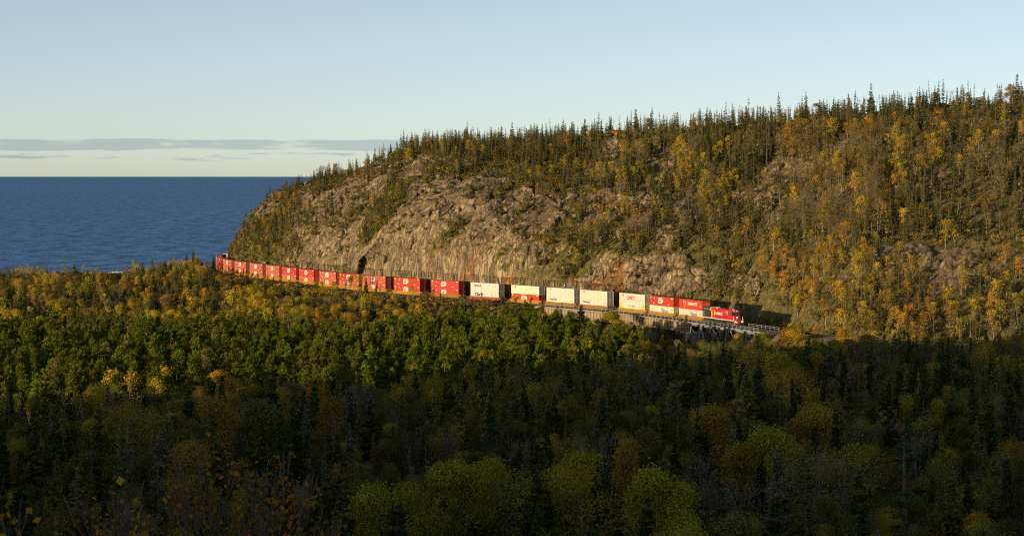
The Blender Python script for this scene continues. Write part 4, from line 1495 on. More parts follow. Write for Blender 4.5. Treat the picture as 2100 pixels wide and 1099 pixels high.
def broadleaf(seed, nleaf, leaf, lev=2, nkid=3, trunk_top=4.2, spread=0.62, first=2.6, clus=0.5, twigs=False, width=1.0, limbs=6, stems=1, lobes=0.0, lobe=1.0):
    r = np.random.default_rng(seed)
    tr, cr = Buf(), Buf()
    segs, tips = [], []
    for st in range(stems):
        p = np.array([r.normal(0, 0.35), r.normal(0, 0.35), 0.0]) * (stems > 1)
        d = unit(np.array([r.normal(0, 0.06 if stems == 1 else 0.16), r.normal(0, 0.06 if stems == 1 else 0.16), 1.0]))
        rad = 0.15 if stems == 1 else 0.09
        n = 7
        for i in range(n):
            q = p + d * trunk_top * 1.75 / n
            r1 = rad * 0.84
            segs.append((*p, *q, rad, r1))
            p, rad = q, r1
            d = unit(d + r.normal(0, 0.07, 3) + np.array([0, 0, 0.06]))
            if p[2] > trunk_top * 0.62:
                for j in range(max(1, limbs // 4)):
                    az = r.uniform(0, 2 * math.pi)
                    e = r.uniform(0.45, 1.0)
                    dd = np.array([math.cos(az) * math.cos(e) * width, math.sin(az) * math.cos(e) * width, math.sin(e)])
                    grow(r, p, unit(dd), first * r.uniform(0.55, 1.0), rad * 0.55, lev - 1, segs, tips, spread, nkid)
        grow(r, p, d, first * 0.8, rad * 0.8, lev, segs, tips, spread, nkid)
    a = np.array(segs)
    hi = max(a[:, 5].max(), 1)
    k = 9.6 / hi
    a *= k
    a[:, 6:] = np.maximum(a[:, 6:], 0.009)
    thick = a[:, 6] > (0.05 if twigs else 0.0)
    tr.tubes(a[thick], 5)
    if (~thick).any():
        cr.tubes(a[~thick], 3)
    tp = np.array(tips) * k
    if nleaf:
        wts = r.random(len(tp)) ** 1.5
        ix = r.choice(len(tp), nleaf, p=wts / wts.sum())
        nlobe = r.integers(6, 10)
        top_ = tp[:, 2].max()
        cand_ = tp[tp[:, 2] > 0.42 * top_]
        lob = cand_[r.choice(len(cand_), min(nlobe, len(cand_)), replace=False)][:, :3].copy()
        lob[:, :2] *= 0.8
        lr = r.uniform(0.85, 1.55, len(lob)) * lobe
        lob[:, 2] = np.minimum(lob[:, 2], 10 - lr * 0.85)
        cen = tp[ix, :3] + r.normal(0, clus, (nleaf, 3)) * np.array([1, 1, 0.75]) - tp[ix, 3:6] * r.uniform(0, 0.6, (nleaf, 1))
        nrm = unit(r.normal(0, 1, (nleaf, 3)) + np.array([0, 0, 0.5]))
        isl = r.random(nleaf) < lobes
        li = r.choice(len(lob), nleaf, p=lr ** 2 / (lr ** 2).sum())
        dv = unit(r.normal(0, 1, (nleaf, 3)) + np.array([0, 0, 0.35]))
        rr_ = lr[li][:, None] * (0.62 + 0.43 * r.random((nleaf, 1)) ** 0.6) * (1 + 0.28 * r.normal(0, 1, (nleaf, 1)) * (r.random((nleaf, 1)) < 0.4))
        cen = np.where(isl[:, None], lob[li] + dv * rr_ * np.array([1, 1, 0.85]), cen)
        nrm = np.where(isl[:, None], unit(dv + r.normal(0, 0.55, (nleaf, 3))), nrm)
        u_ = unit(np.cross(nrm, r.normal(0, 1, (nleaf, 3))))
        v_ = np.cross(nrm, u_)
        s_ = leaf * r.uniform(0.6, 1.35, (nleaf, 1)) * 0.5
        clsh = r.random(len(tp))
        lsh = r.random(len(lob))
        shade = np.clip(0.55 * np.where(isl, lsh[li], clsh[ix]) + 0.45 * r.random(nleaf), 0, 1)
        cr.quads(cen - u_ * s_, cen + v_ * s_ * 0.75, cen + u_ * s_, cen - v_ * s_ * 0.75, shade)
    return tr, cr


def pine(seed):
    r = np.random.default_rng(seed)
    build = (1.5, 2.0, 1.2, 1.75, 1.6, 2.1, 1.35)[seed % 7]
    nwh = (9, 8, 10, 8, 11, 9, 9)[seed % 7]
    tr, cr = Buf(), Buf()
    tr.tubes([(0, 0, 0, 0.05, 0, 5, 0.17, 0.11), (0.05, 0, 5, 0, 0.05, 9.6, 0.11, 0.03)], 6)
    o, d = [], []
    segs = []
    for i in range(nwh):
        t = 0.22 + 0.76 * (i + r.uniform(-0.3, 0.3)) / (nwh - 0.5)
        R_ = build * (1 - max(0, (t - 0.34) / 0.68) ** 1.35) * (0.7 + 0.3 * min(1, (t - 0.25) / 0.2))
        R_ = max(R_, 0.3)
        for j in range(5):
            if r.random() < 0.12:
                continue
            az = 2 * math.pi * (j + r.uniform(-0.4, 0.4)) / 5 + i * 0.7
            L = R_ * r.uniform(0.6, 1.25)
            el = np.interp(t, [0.3, 0.7, 1.0], [0.12, 0.5, 1.1])
            dv = np.array([math.cos(az) * math.cos(el), math.sin(az) * math.cos(el), math.sin(el)])
            p = np.array([0, 0, 10 * t - 0.4])
            q = p + dv * L
            segs.append((*p, *q, 0.035, 0.012))
            for f in (0.45, 0.65, 0.85, 1.0):
                side = unit(np.cross(dv, [0, 0, 1.0])) * r.normal(0, 0.28) * L * (0.6 if f < 1 else 0.1)
                o.append(p + dv * L * f + side + np.array([0, 0, r.uniform(-0.05, 0.18)]))
                d.append(unit(dv * 0.6 + np.array([0, 0, 0.85]) + r.normal(0, 0.15, 3)))
    for z in (9.3, 9.6, 9.9):
        o.append(np.array([0, 0, z - 0.3]))
        d.append(np.array([0, 0, 1.0]))
    cr.tubes(segs, 3)
    o, d = np.array(o), np.array(d)
    k = len(o)
    sh = r.random(k)
    for j in range(13):
        dv = unit(d * 0.95 + r.normal(0, 0.5, (k, 3)))
        l = r.uniform(0.45, 0.85, (k, 1))
        nn = unit(np.cross(dv, r.normal(0, 1, (k, 3))))
        m2 = o + dv * l * 0.55
        cr.quads(o, m2 + nn * 0.05, o + dv * l, m2 - nn * 0.05, np.clip(sh + r.normal(0, 0.18, k), 0, 1))
    return tr, cr


def shrub(seed, n=170):
    r = np.random.default_rng(seed)
    tr, cr = Buf(), Buf()
    segs, tips = [], []
    for j in range(6):
        az = r.uniform(0, 6.28)
        grow(r, np.zeros(3), unit(np.array([math.cos(az) * 0.5, math.sin(az) * 0.5, 1])), 3.6, 0.12, 1, segs, tips, 0.6, 3)
    a = np.array(segs)
    k = 9.5 / a[:, 5].max()
    a[:, :6] *= k
    a[:, 6:] = np.maximum(a[:, 6:], 0.05)
    tr.tubes(a, 3)
    tp = np.array(tips)[:, :3] * k
    ix = r.integers(0, len(tp), n)
    cen = tp[ix] + r.normal(0, 1.5, (n, 3)) * np.array([1, 1, 0.8])
    cen[:, 2] = np.abs(cen[:, 2])
    nrm = unit(r.normal(0, 1, (n, 3)))
    u_ = unit(np.cross(nrm, r.normal(0, 1, (n, 3))))
    v_ = np.cross(nrm, u_)
    s_ = r.uniform(0.5, 1.1, (n, 1))
    cr.quads(cen - u_ * s_, cen + v_ * s_, cen + u_ * s_, cen - v_ * s_, r.random(n))
    return tr, cr


PROTO = {}


def register(kind, pairs, bark):
    PROTO[kind] = []
    coll = bpy.data.collections.new('mass_of_' + kind)
    for i, (t, c) in enumerate(pairs):
        tm = t.mesh(kind + '_trunk', [M[bark]])
        cmh = c.mesh(kind + '_crown', [M['leaf']])
        jm = joined(t, c).mesh(kind + '_whole', [M[bark], M['leaf_mass']])
        ob = bpy.data.objects.new('%s_whole_%02d' % (kind, i), jm)
        coll.objects.link(ob)
        PROTO[kind].append((tm, cmh))
    PROTO[kind + '_coll'] = coll


register('spruce', [conifer(100 + i, 40, 8, 5, 1.75 + 0.25 * (i % 3), 0.16, 0.08 + 0.05 * (i % 2)) for i in range(5)] + [conifer(120 + i, 26, 5, 3, 1.5, 0.45, 0.15, 0.6) for i in range(2)], 'bark')
register('fir', [conifer(200 + i, 24, 7, 1, 1.3 + 0.3 * (i % 3), 0.08, 0.1 + 0.06 * (i % 3), 0.5) for i in range(7)] + [conifer(230 + i, 20, 5, 1, 1.1 + 0.3 * i, 0.45, 0.22, 0.85) for i in range(3)], 'bark')
register('pine', [pine(300 + i) for i in range(7)], 'bark')
register('aspen', [broadleaf(400 + i, 7200, 0.155, 2, 3, 5.0, 0.6, 2.1, 0.42, width=0.9, lobes=0.74, lobe=0.86) for i in range(5)] + [broadleaf(420 + i, 4200, 0.15, 2, 3, 3.6, 0.62, 2.5, 0.4, stems=3, lobes=0.4) for i in range(3)], 'pale_bark')
register('birch', [broadleaf(500 + i, 640, 0.34, 2, 3, 4.6, 0.55, 2.3, 0.5, width=0.8, lobes=0.5, lobe=0.7) for i in range(6)], 'pale_bark')
register('bare', [broadleaf(600 + i, 160, 0.14, 3, 3, 4.6, 0.55, 2.3, 0.25, twigs=True, width=0.8, stems=1 + (i % 3)) for i in range(6)], 'pale_bark')
register('shrub', [shrub(700 + i) for i in range(5)], 'bark')

PAL = {
    'dark green': (0.078, 0.105, 0.030), 'olive green': (0.205, 0.19, 0.048), 'dull green': (0.16, 0.16, 0.036), 'grey-green': (0.22, 0.21, 0.10),
    'bright green': (0.138, 0.172, 0.018), 'yellow-green': (0.35, 0.305, 0.03), 'dull gold': (0.33, 0.225, 0.035), 'golden': (0.44, 0.31, 0.026),
    'orange': (0.45, 0.25, 0.03), 'rusty brown': (0.25, 0.175, 0.06), 'tan': (0.29, 0.235, 0.125), 'grey-brown': (0.15, 0.118, 0.085), 'leafless grey': (0.19, 0.172, 0.15),
}
TREES = []       # dicts: kind, pos, h, wid, color name, zone, force


def put(kind, X, Y, Z, h, wid, cname, zone, force=None):
    TREES.append((kind, X, Y, Z, h, wid, cname, zone, force))


def pick(r, pairs):
    t = r.random() * sum(w for _, w in pairs)
    for n, w in pairs:
        t -= w
        if t <= 0:
            return n
    return pairs[-1][0]


# ---- the valley
rv = random.Random(31)
sp0 = 3.0
cy = np.arange(212, 1100, sp0)
cand = []
for y in cy:
    half_w = (1250 / F) * y
    xs = np.arange(-half_w, half_w, sp0)
    cand.append(np.stack([xs, np.full_like(xs, y)], 1))
cand = np.concatenate(cand)
cand += RNG.uniform(-1.25, 1.25, cand.shape)
cpx = 1050 + F * cand[:, 0] / cand[:, 1]
gz = ground_z(cand[:, 0], cand[:, 1])
pp = np.stack([PX[::8], PY[::8]], 1)
dist = np.full(len(cand), 1e9)
for q in pp:
    dist = np.minimum(dist, np.hypot(cand[:, 0] - q[0], cand[:, 1] - q[1]))
tdv = td(np.clip(cpx, 455, 2400))
pf, pb = np.interp(cpx, *PINE_F), np.interp(cpx, *PINE_B)
shd = np.interp(cpx, *SHORE)
rail_y = np.interp(cpx, TXC, proj(np.zeros_like(TYC), TYC, np.interp(TSS, S, PZ))[1])
clump = fbm(cand[:, 0] / 22, cand[:, 1] / 22, cand[:, 0] * 0, 3, 111)
clump2 = fbm(cand[:, 0] / 16, cand[:, 1] / 16, cand[:, 0] * 0, 3, 137)
for i in range(len(cand)):
    X, D, x = cand[i, 0], cand[i, 1], cpx[i]
    if dist[i] < 8.5 or gz[i] < 1.5 or D > shd[i] - 14:
        continue
    if x > 452 and D > tdv[i] - 5:
        continue
    if x <= 452 and D > 1092:
        continue
    z = gz[i]
    c1_, c2_ = clump[i], clump2[i]
    pine_z = pf[i] < D < pb[i] and x < 1345
    if pine_z:
        if rv.random() < 0.36:
            continue
        if rv.random() < 0.035:
            put('aspen', X, D, z, rv.uniform(8, 12.5), rv.uniform(0.8, 1.0), pick(rv, [('golden', 2), ('orange', 1), ('yellow-green', 1)]), 'pines')
            continue
        if rv.random() < 0.05:
            put('spruce', X, D, z, rv.uniform(9, 14.5), rv.uniform(0.6, 0.85), 'dark green', 'pines')
            continue
        put('pine', X, D, z, rv.uniform(9.0, 14.6) * (1 - 0.1 * (D < pf[i] + 15)), rv.uniform(0.8, 1.25), pick(rv, [('bright green', 8), ('olive green', 1.2)]), 'pines')
    elif D < pf[i] and (x < 1345 or D < tdv[i] - 5) and (x < 1345 or D < 560):
        # the shaded valley forest
        if rv.random() < 0.47:
            continue
        edge = x < 1345 and D > pf[i] - 34
        u = rv.random()
        lit = c1_ > 0.12  # noise clumps that get more yellow-green aspens
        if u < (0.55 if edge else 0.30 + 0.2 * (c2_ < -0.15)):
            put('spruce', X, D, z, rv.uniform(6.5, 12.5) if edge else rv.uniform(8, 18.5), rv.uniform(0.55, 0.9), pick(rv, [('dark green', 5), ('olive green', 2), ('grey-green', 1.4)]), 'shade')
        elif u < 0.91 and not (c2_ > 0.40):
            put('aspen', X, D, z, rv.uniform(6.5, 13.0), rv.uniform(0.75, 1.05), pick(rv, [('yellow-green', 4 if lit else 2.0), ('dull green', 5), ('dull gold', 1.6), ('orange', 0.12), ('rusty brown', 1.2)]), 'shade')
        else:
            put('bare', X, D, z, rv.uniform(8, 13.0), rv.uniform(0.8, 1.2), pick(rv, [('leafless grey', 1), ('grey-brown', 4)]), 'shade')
    if TREES and TREES[-1][7] == 'shade' and TREES[-1][1] == X:
        t = TREES[-1]
        cap = np.interp(x, [0, 226, 826, 1300, 1345, 1600, 1873, 2100], [765, 765, 738, 712, 708, 694, 688, 686]) + rv.uniform(-8, 22)
        hm = z_at(cap, D) - z
        if hm < t[4]:
            TREES[-1] = t[:4] + (max(3.0, hm),) + t[5:]
    if not pine_z and not (D < pf[i] and (x < 1345 or D < tdv[i] - 5) and (x < 1345 or D < 560)):
        # sunlit mixed scrub between plantation, railway and lake
        if rv.random() < 0.56:
            continue
        if x > 1345:
            zone = 'river'
        elif x < 455:
            zone = 'point'
        else:
            zone = 'grade'
        u = rv.random()
        hmax = 99.0
        cap = None
        if zone == 'point':
            cap = np.interp(x, [-200, 218, 228, 244, 256, 300, 400, 452], [549, 549, 560, 560, 550, 541, 524, 546]) + rv.uniform(-3, 11) - (14 if rv.random() < 0.06 else 0)
        elif zone == 'grade':
            cap = rail_y[i] + np.interp(x, [455, 640, 1080, 1130, 1200, 1280, 1345], [8, 6, 10, 18, 30, 42, 48]) + rv.uniform(-5, 14)
        else:
            cap = max(rail_y[i] + 46 if x < 1540 else 0, np.interp(x, [1345, 1500, 1560, 1640, 1873, 2300], [690, 700, 682, 667, 670, 674])) + rv.uniform(-6, 16)
        hmax = z_at(cap, D) - z
        if hmax < 2.2:
            continue
        if zone == 'point' and u > 0.24:
            if u < 0.36:
                u = 0.1
            elif u < 0.48:
                u = 0.9
        if u < 0.24:
            k, h, cn = 'spruce', rv.uniform(5, 11), pick(rv, [('dark green', 3), ('olive green', 4)])
        elif u < 0.72:
            k, h, cn = 'aspen', rv.uniform(6, 10.5), pick(rv, [('golden', 4 + 3 * (c1_ > 0)), ('orange', 1.2 + 2 * (c2_ > 0.1)), ('yellow-green', 3.5), ('rusty brown', 3), ('olive green', 1.5)])
        else:
            k, h, cn = 'bare', rv.uniform(5, 9), pick(rv, [('grey-brown', 4), ('rusty brown', 4), ('leafless grey', 1.5)])
        if k == 'aspen' and rv.random() < 0.55:
            k = 'birch'
        h = min(h * rv.uniform(0.7, 1.1), hmax * rv.uniform(0.8, 1.0))
        wd_ = rv.uniform(0.85, 1.25) * (1.35 if h < 5 and k != 'spruce' else 1.0)
        if k == 'spruce' and h < 3:
            k, cn = 'aspen', 'rusty brown'
        put(k, X, D, z, h, wd_, cn, zone)

# ---- single trees one can pick out: photo column, row of the tip, distance in front of the line or absolute, kind, colour, width
def hand(kind, x, y, D, cname, wid, zone):
    X = (x - 1050) / F * D
    z = float(ground_z(X, D))
    h = z_at(y, D) - z
    if zone in ('grade', 'river') and h < 2.5:
        h = 2.5
    put(kind, X, D, z, h, wid, cname, zone, True)


for x, y, off, kind, cn, wid in [
    (950, 580, 16, 'spruce', 'dark green', 1.25), (878, 592, 12, 'spruce', 'olive green', 1.0), (862, 598, 20, 'spruce', 'olive green', 1.0), (889, 603, 24, 'spruce', 'dark green', 1.2),
    (845, 585, 18, 'aspen', 'golden', 1.2), (1008, 600, 14, 'spruce', 'olive green', 1.0), (969, 608, 16, 'spruce', 'olive green', 1.0), (1030, 606, 20, 'spruce', 'dark green', 1.2),
    (1056, 607, 14, 'aspen', 'yellow-green', 0.9), (1112, 616, 18, 'spruce', 'olive green', 1.0), (1192, 623, 24, 'spruce', 'dark green', 1.3), (1212, 650, 26, 'spruce', 'olive green', 1.1),
    (1258, 639, 26, 'aspen', 'golden', 1.9), (1290, 655, 22, 'bare', 'rusty brown', 1.3), (1315, 643, 20, 'spruce', 'olive green', 0.9), (1302, 668, 30, 'aspen', 'orange', 1.2),
    (1351, 665, 24, 'spruce', 'grey-green', 1.2), (1322, 668, 32, 'aspen', 'yellow-green', 0.9), (1367, 692, 34, 'aspen', 'golden', 1.0), (1413, 688, 30, 'spruce', 'olive green', 1.0),
    (1404, 690, 30, 'spruce', 'olive green', 1.0), (1453, 668, 14, 'spruce', 'grey-green', 0.9), (1478, 677, 14, 'spruce', 'olive green', 1.0), (1515, 684, 16, 'aspen', 'golden', 1.3),
    (1430, 698, 24, 'aspen', 'orange', 1.0), (1548, 690, 16, 'spruce', 'olive green', 1.0), (1585, 668, 8, 'bare', 'grey-brown', 1.2), (1600, 676, 12, 'aspen', 'orange', 1.4), (1570, 682, 14, 'aspen', 'yellow-green', 1.2),
    (1625, 664, 12, 'spruce', 'olive green', 0.9), (1640, 676, 16, 'aspen', 'golden', 1.3), (750, 568, 12, 'spruce', 'dark green', 0.9), (735, 560, 15, 'aspen', 'golden', 0.9), (712, 563, 14, 'aspen', 'golden', 1.0),
    (739, 575, 20, 'spruce', 'olive green', 1.1), (651, 568, 12, 'spruce', 'dark green', 0.9), (660, 577, 16, 'aspen', 'golden', 1.3), (683, 576, 18, 'aspen', 'golden', 1.1), (780, 581, 16, 'spruce', 'grey-green', 0.8),
    (606, 579, 14, 'aspen', 'golden', 0.9), (595, 561, 12, 'spruce', 'olive green', 0.8), (575, 571, 16, 'spruce', 'dark green', 1.2), (545, 565, 15, 'aspen', 'golden', 1.3), (527, 561, 14, 'aspen', 'yellow-green', 1.1),
    (513, 559, 13, 'aspen', 'yellow-green', 1.0), (503, 557, 18, 'spruce', 'dark green', 1.2), (491, 552, 12, 'aspen', 'golden', 0.9), (482, 556, 14, 'aspen', 'golden', 1.0), (805, 598, 30, 'aspen', 'golden', 1.5),
    (775, 604, 30, 'aspen', 'golden', 1.6), (920, 620, 36, 'aspen', 'orange', 1.7), (1170, 640, 30, 'aspen', 'rusty brown', 1.4), (1140, 632, 22, 'aspen', 'rusty brown', 1.2),
]:
    D = float(td(x)) - off
    hand(kind, x, y, D, cn, wid, 'river' if x > 1345 else 'grade')
for x, y, D, kind, cn, wid in [
    (473, 566, 890, 'spruce', 'dark green', 1.35), (433, 565, 880, 'spruce', 'dark green', 1.15), (397, 511, 1040, 'spruce', 'olive green', 0.85), (329, 533, 930, 'spruce', 'dark green', 1.2), (336, 534, 935, 'spruce', 'dark green', 1.1),
    (289, 535, 970, 'spruce', 'olive green', 0.9), (312, 526, 990, 'spruce', 'grey-green', 0.7), (352, 540, 980, 'spruce', 'dark green', 1.1), (371, 536, 990, 'spruce', 'olive green', 1.1), (385, 538, 980, 'spruce', 'olive green', 1.0),
    (265, 575, 900, 'spruce', 'olive green', 1.3), (300, 584, 860, 'aspen', 'orange', 1.2), (400, 527, 1000, 'aspen', 'golden', 1.6), (384, 534, 985, 'aspen', 'golden', 1.3), (421, 524, 1020, 'bare', 'grey-brown', 1.4), (340, 560, 890, 'aspen', 'orange', 1.2),
    (365, 566, 880, 'spruce', 'olive green', 1.0), (418, 549, 950, 'aspen', 'orange', 1.1), (438, 525, 1030, 'spruce', 'dark green', 1.0), (405, 560, 900, 'aspen', 'golden', 1.2), (455, 563, 900, 'aspen', 'orange', 1.1), (233, 546, 985, 'spruce', 'dark green', 1.0), (228, 544, 990, 'spruce', 'olive green', 0.9),
    (150, 540, 980, 'spruce', 'dark green', 1.0), (95, 536, 985, 'spruce', 'olive green', 1.0), (50, 545, 950, 'aspen', 'golden', 1.2),
]:
    hand(kind, x, y, D, cn, wid, 'point')
for x, y, D, kind, cn, wid in [
    (1097, 672, 585, 'aspen', 'orange', 1.1), (1150, 664, 600, 'aspen', 'golden', 1.3), (1160, 668, 590, 'aspen', 'orange', 1.0), (1190, 672, 585, 'aspen', 'yellow-green', 1.0), (235, 748, 440, 'birch', 'golden', 0.8), (270, 758, 434, 'birch', 'dull gold', 0.8), (320, 770, 432, 'birch', 'golden', 0.8),
    (350, 750, 445, 'birch', 'golden', 0.7)]:
    hand(kind, x, y, D, cn, wid, 'pines')
for x, y, D, kind, cn, wid in [
    (962, 915, 262, 'spruce', 'dark green', 1.0), (1096, 902, 270, 'spruce', 'dark green', 1.1), (700, 1000, 236, 'spruce', 'dark green', 1.15), (795, 1030, 228, 'spruce', 'dark green', 1.3), (265, 845, 300, 'spruce', 'dark green', 1.15), (1235, 940, 262, 'spruce', 'dark green', 0.9),
    (1440, 800, 345, 'spruce', 'dark green', 1.1), (1605, 768, 372, 'spruce', 'dark green', 1.1), (1420, 742, 398, 'spruce', 'dark green', 1.1), (1658, 925, 262, 'spruce', 'dark green', 1.0), (1866, 850, 262, 'spruce', 'dark green', 1.5), (1480, 1020, 236, 'spruce', 'dark green', 1.3), (1270, 1020, 232, 'spruce', 'olive green', 1.5),
    (655, 960, 262, 'spruce', 'dark green', 0.9), (1705, 700, 470, 'spruce', 'dark green', 1.0), (1385, 900, 300, 'spruce', 'dark green', 0.9), (1180, 745, 430, 'spruce', 'grey-green', 0.8), (1220, 752, 420, 'spruce', 'grey-green', 0.7), (985, 780, 395, 'spruce', 'grey-green', 0.75), (885, 800, 380, 'spruce', 'grey-green', 0.7), (1075, 820, 360, 'spruce', 'grey-green', 0.7),
    (868, 948, 250, 'aspen', 'yellow-green', 0.98), (930, 952, 254, 'aspen', 'yellow-green', 0.77), (725, 985, 246, 'aspen', 'yellow-green', 0.85), (1000, 925, 262, 'aspen', 'yellow-green', 0.68), (1030, 945, 256, 'aspen', 'yellow-green', 0.85), (1145, 925, 262, 'aspen', 'yellow-green', 1.06), (1190, 942, 258, 'aspen', 'yellow-green', 0.94), (1318, 950, 250, 'aspen', 'yellow-green', 1.10),
    (1360, 980, 244, 'aspen', 'yellow-green', 0.94), (1430, 1060, 224, 'aspen', 'yellow-green', 0.77), (1500, 1062, 226, 'aspen', 'dull green', 1.10), (530, 832, 315, 'aspen', 'dull green', 1.27), (250, 825, 330, 'aspen', 'dull gold', 0.85), (290, 820, 335, 'aspen', 'dull gold', 0.85), (470, 815, 330, 'aspen', 'dull gold', 0.94), (370, 905, 285, 'aspen', 'dull gold', 1.02), (1115, 780, 390, 'aspen', 'dull gold', 0.94),
    (680, 808, 345, 'aspen', 'dull gold', 0.94), (980, 750, 418, 'aspen', 'yellow-green', 1.10), (905, 770, 402, 'aspen', 'dull gold', 0.77), (1280, 735, 430, 'aspen', 'dull green', 1.53), (1560, 712, 452, 'aspen', 'yellow-green', 1.36), (1605, 722, 440, 'aspen', 'yellow-green', 1.10), (1645, 752, 400, 'aspen', 'dull gold', 1.10), (1680, 830, 335, 'aspen', 'dull gold', 1.19), (1660, 828, 340, 'aspen', 'dull gold', 0.94), (1745, 815, 345, 'aspen', 'dull green', 1.44), (1490, 830, 330, 'aspen', 'dull gold', 1.19), (1540, 900, 290, 'aspen', 'yellow-green', 1.10), (1620, 880, 300, 'aspen', 'yellow-green', 1.19), (1715, 905, 285, 'aspen', 'yellow-green', 1.19), (1310, 895, 292, 'aspen', 'dull gold', 0.77),
    (1530, 930, 262, 'bare', 'leafless grey', 1.3), (1600, 890, 275, 'bare', 'leafless grey', 1.1), (1700, 915, 268, 'bare', 'leafless grey', 1.3), (1785, 835, 300, 'bare', 'leafless grey', 1.5), (1835, 850, 290, 'bare', 'leafless grey', 1.0), (1475, 925, 262, 'bare', 'leafless grey', 1.1), (1345, 905, 275, 'bare', 'leafless grey', 0.9), (1430, 960, 252, 'bare', 'leafless grey', 1.0), (720, 775, 365, 'bare', 'leafless grey', 1.1), (765, 772, 368, 'bare', 'leafless grey', 1.2), (930, 850, 320, 'bare', 'grey-brown', 1.2), (1050, 870, 300, 'bare', 'grey-brown', 1.1), (1230, 860, 305, 'bare', 'leafless grey', 1.1), (1330, 755, 405, 'bare', 'leafless grey', 1.3), (1365, 750, 410, 'bare', 'leafless grey', 1.2), (1770, 690, 470, 'bare', 'grey-brown', 1.6), (1800, 700, 462, 'bare', 'grey-brown', 1.5),
]:
    hand(kind, x, y, D, cn, wid, 'shade')

# ---- the hillside
rh = random.Random(77)
NH = 15500
hc = RNG.integers(0, nc, NH)
wcol = np.where(HX[hc] > 1900, 1.0, 1.0)
ht = RNG.uniform(0.004, 1.12, NH)
hr_ = np.where(ht <= 1, (np.clip(ht, 0, 1) ** (1 / 1.7)) * (NR - 1), NR + (ht - 1) / 0.9 * 23).astype(int)
hr_ = np.clip(hr_, 0, nrw - 1)
vX, vY, vZ, vR = HXF[hr_, hc], HDF[hr_, hc], HZF[hr_, hc], ROCK[hr_, hc]
vpx, vpy = proj(vX, vY, vZ)
skyy = np.interp(vpx, RX, RYPX)
# plan area differs between columns: thin where the slope is short
area = (ridge_d - base_d)[hc] * ridge_d[hc]
keep = RNG.random(NH) < area / area.max()
cl3 = fbm(vX / 13, vZ / 13, vY / 20, 3, 211)
cl4 = fbm(vX / 24, vZ / 24, vY / 30, 3, 223)
for i in range(NH):
    if not keep[i]:
        continue
    x, y = vpx[i], vpy[i]
    X, D, z = vX[i], vY[i], vZ[i] - 0.15
    T_ = ht[i]
    if x < 1590 and T_ < 0.02:
        continue
    top = y < skyy[i] + 46
    rocky = vR[i] > 0.5
    if rocky:
        u = rh.random()
        if u < 0.075:
            put('fir', X, D, z, rh.uniform(2.5, 6.5), rh.uniform(1.0, 1.5), pick(rh, [('dark green', 2), ('olive green', 3)]), 'hill')
        elif u < 0.30:
            put('shrub', X, D, z, rh.uniform(0.5, 1.5), rh.uniform(1.2, 2.0), pick(rh, [('olive green', 4), ('dull green', 3), ('rusty brown', 2.5), ('orange', 0.3)]), 'hill')
        continue
    if x < 640:
        w = [('fir', 7), ('birch', 0.6), ('bare', 0.6), ('shrub', 4)]
        hh = (3.5, 8.0)
    elif top:
        w = [('fir', 7.5), ('birch', 0.4), ('bare', 1.2), ('shrub', 3.5)]
        hh = (3.8, 9.5)
    elif x < 1200:
        w = [('fir', 7 if cl3[i] > 0.0 else 2.5), ('birch', 0.3), ('bare', 1.0), ('shrub', 4)]
        hh = (3.5, 8.0)
    elif 1600 < x < 1810 and 285 < y < 500:
        w = [('fir', 2.6), ('birch', 0.9), ('bare', 6), ('shrub', 2.0)]
        hh = (7.5, 12)
    elif x > 1560 and y > 530:
        w = [('fir', 3.2), ('birch', 2.8), ('bare', 2.8), ('shrub', 2.0)]
        hh = (6.0, 10)
    else:
        w = [('fir', 8.5 if cl3[i] > -0.15 else 3.0), ('birch', (0.15 if cl4[i] < 0.10 else 3.2) * (1.5 if x > 1640 else 0.8)), ('bare', 3.0 if cl3[i] < 0.1 else 1.2), ('shrub', 3.0)]
        hh = (5.0, 10.5) if x > 1400 else (4.5, 9.5)
    k = pick(rh, w)
    h = rh.uniform(*hh)
    if x < 1600 and T_ < 0.07:
        h = min(h, 5.5)
    if 1400 < x < 1690 and z < 15.5:
        h = min(h, 15.5 - z)
        if h < 2:
            continue
    if k == 'fir':
        tall = rh.random() < 0.08 and not (x < 560)
        put('fir', X, D, z, h * (1.35 if tall else 1.0), rh.uniform(0.8, 1.25) * (0.8 if tall else 1), pick(rh, [('dark green', 3), ('olive green', 6), ('grey-green', 2.2)]), 'sky' if top else 'hill')
    elif k == 'birch':
        put('birch', X, D, z, h * 0.85, rh.uniform(0.9, 1.25), ('golden' if cl4[i] > 0.05 else 'orange') if rh.random() < 0.6 else pick(rh, [('golden', 3), ('orange', 2), ('yellow-green', 2.5), ('rusty brown', 3)]), 'sky' if top else 'hill')
    elif k == 'bare':
        put('bare', X, D, z, h * 0.9, rh.uniform(0.8, 1.1), pick(rh, [('tan', 4), ('rusty brown', 5), ('leafless grey', 1.5)]), 'sky' if top else 'hill')
    else:
        put('shrub', X, D, z, rh.uniform(0.9, 2.8), rh.uniform(1.1, 1.9), pick(rh, [('olive green', 5), ('dull green', 3), ('rusty brown', 3.5), ('orange', 0.35)]), 'hill')
# undergrowth along the cut and at the plantation's edge
for i in range(900):
    s = rv.uniform(126, 430)
    l = rv.uniform(4.5, 12)
    p = offset(s, l, 0)
    p.z = float(p.z - np.interp(l, [3.9, 9, 16], [0.95, 5.4, 10.5]))
    p.z = max(p.z, float(ground_z(p.x, p.y)))
    put('shrub', p.x, p.y, p.z, rv.uniform(0.6, 2.2), rv.uniform(1.2, 2.2), pick(rv, [('rusty brown', 5), ('grey-brown', 4), ('olive green', 3), ('golden', 1.5)]), 'grade')


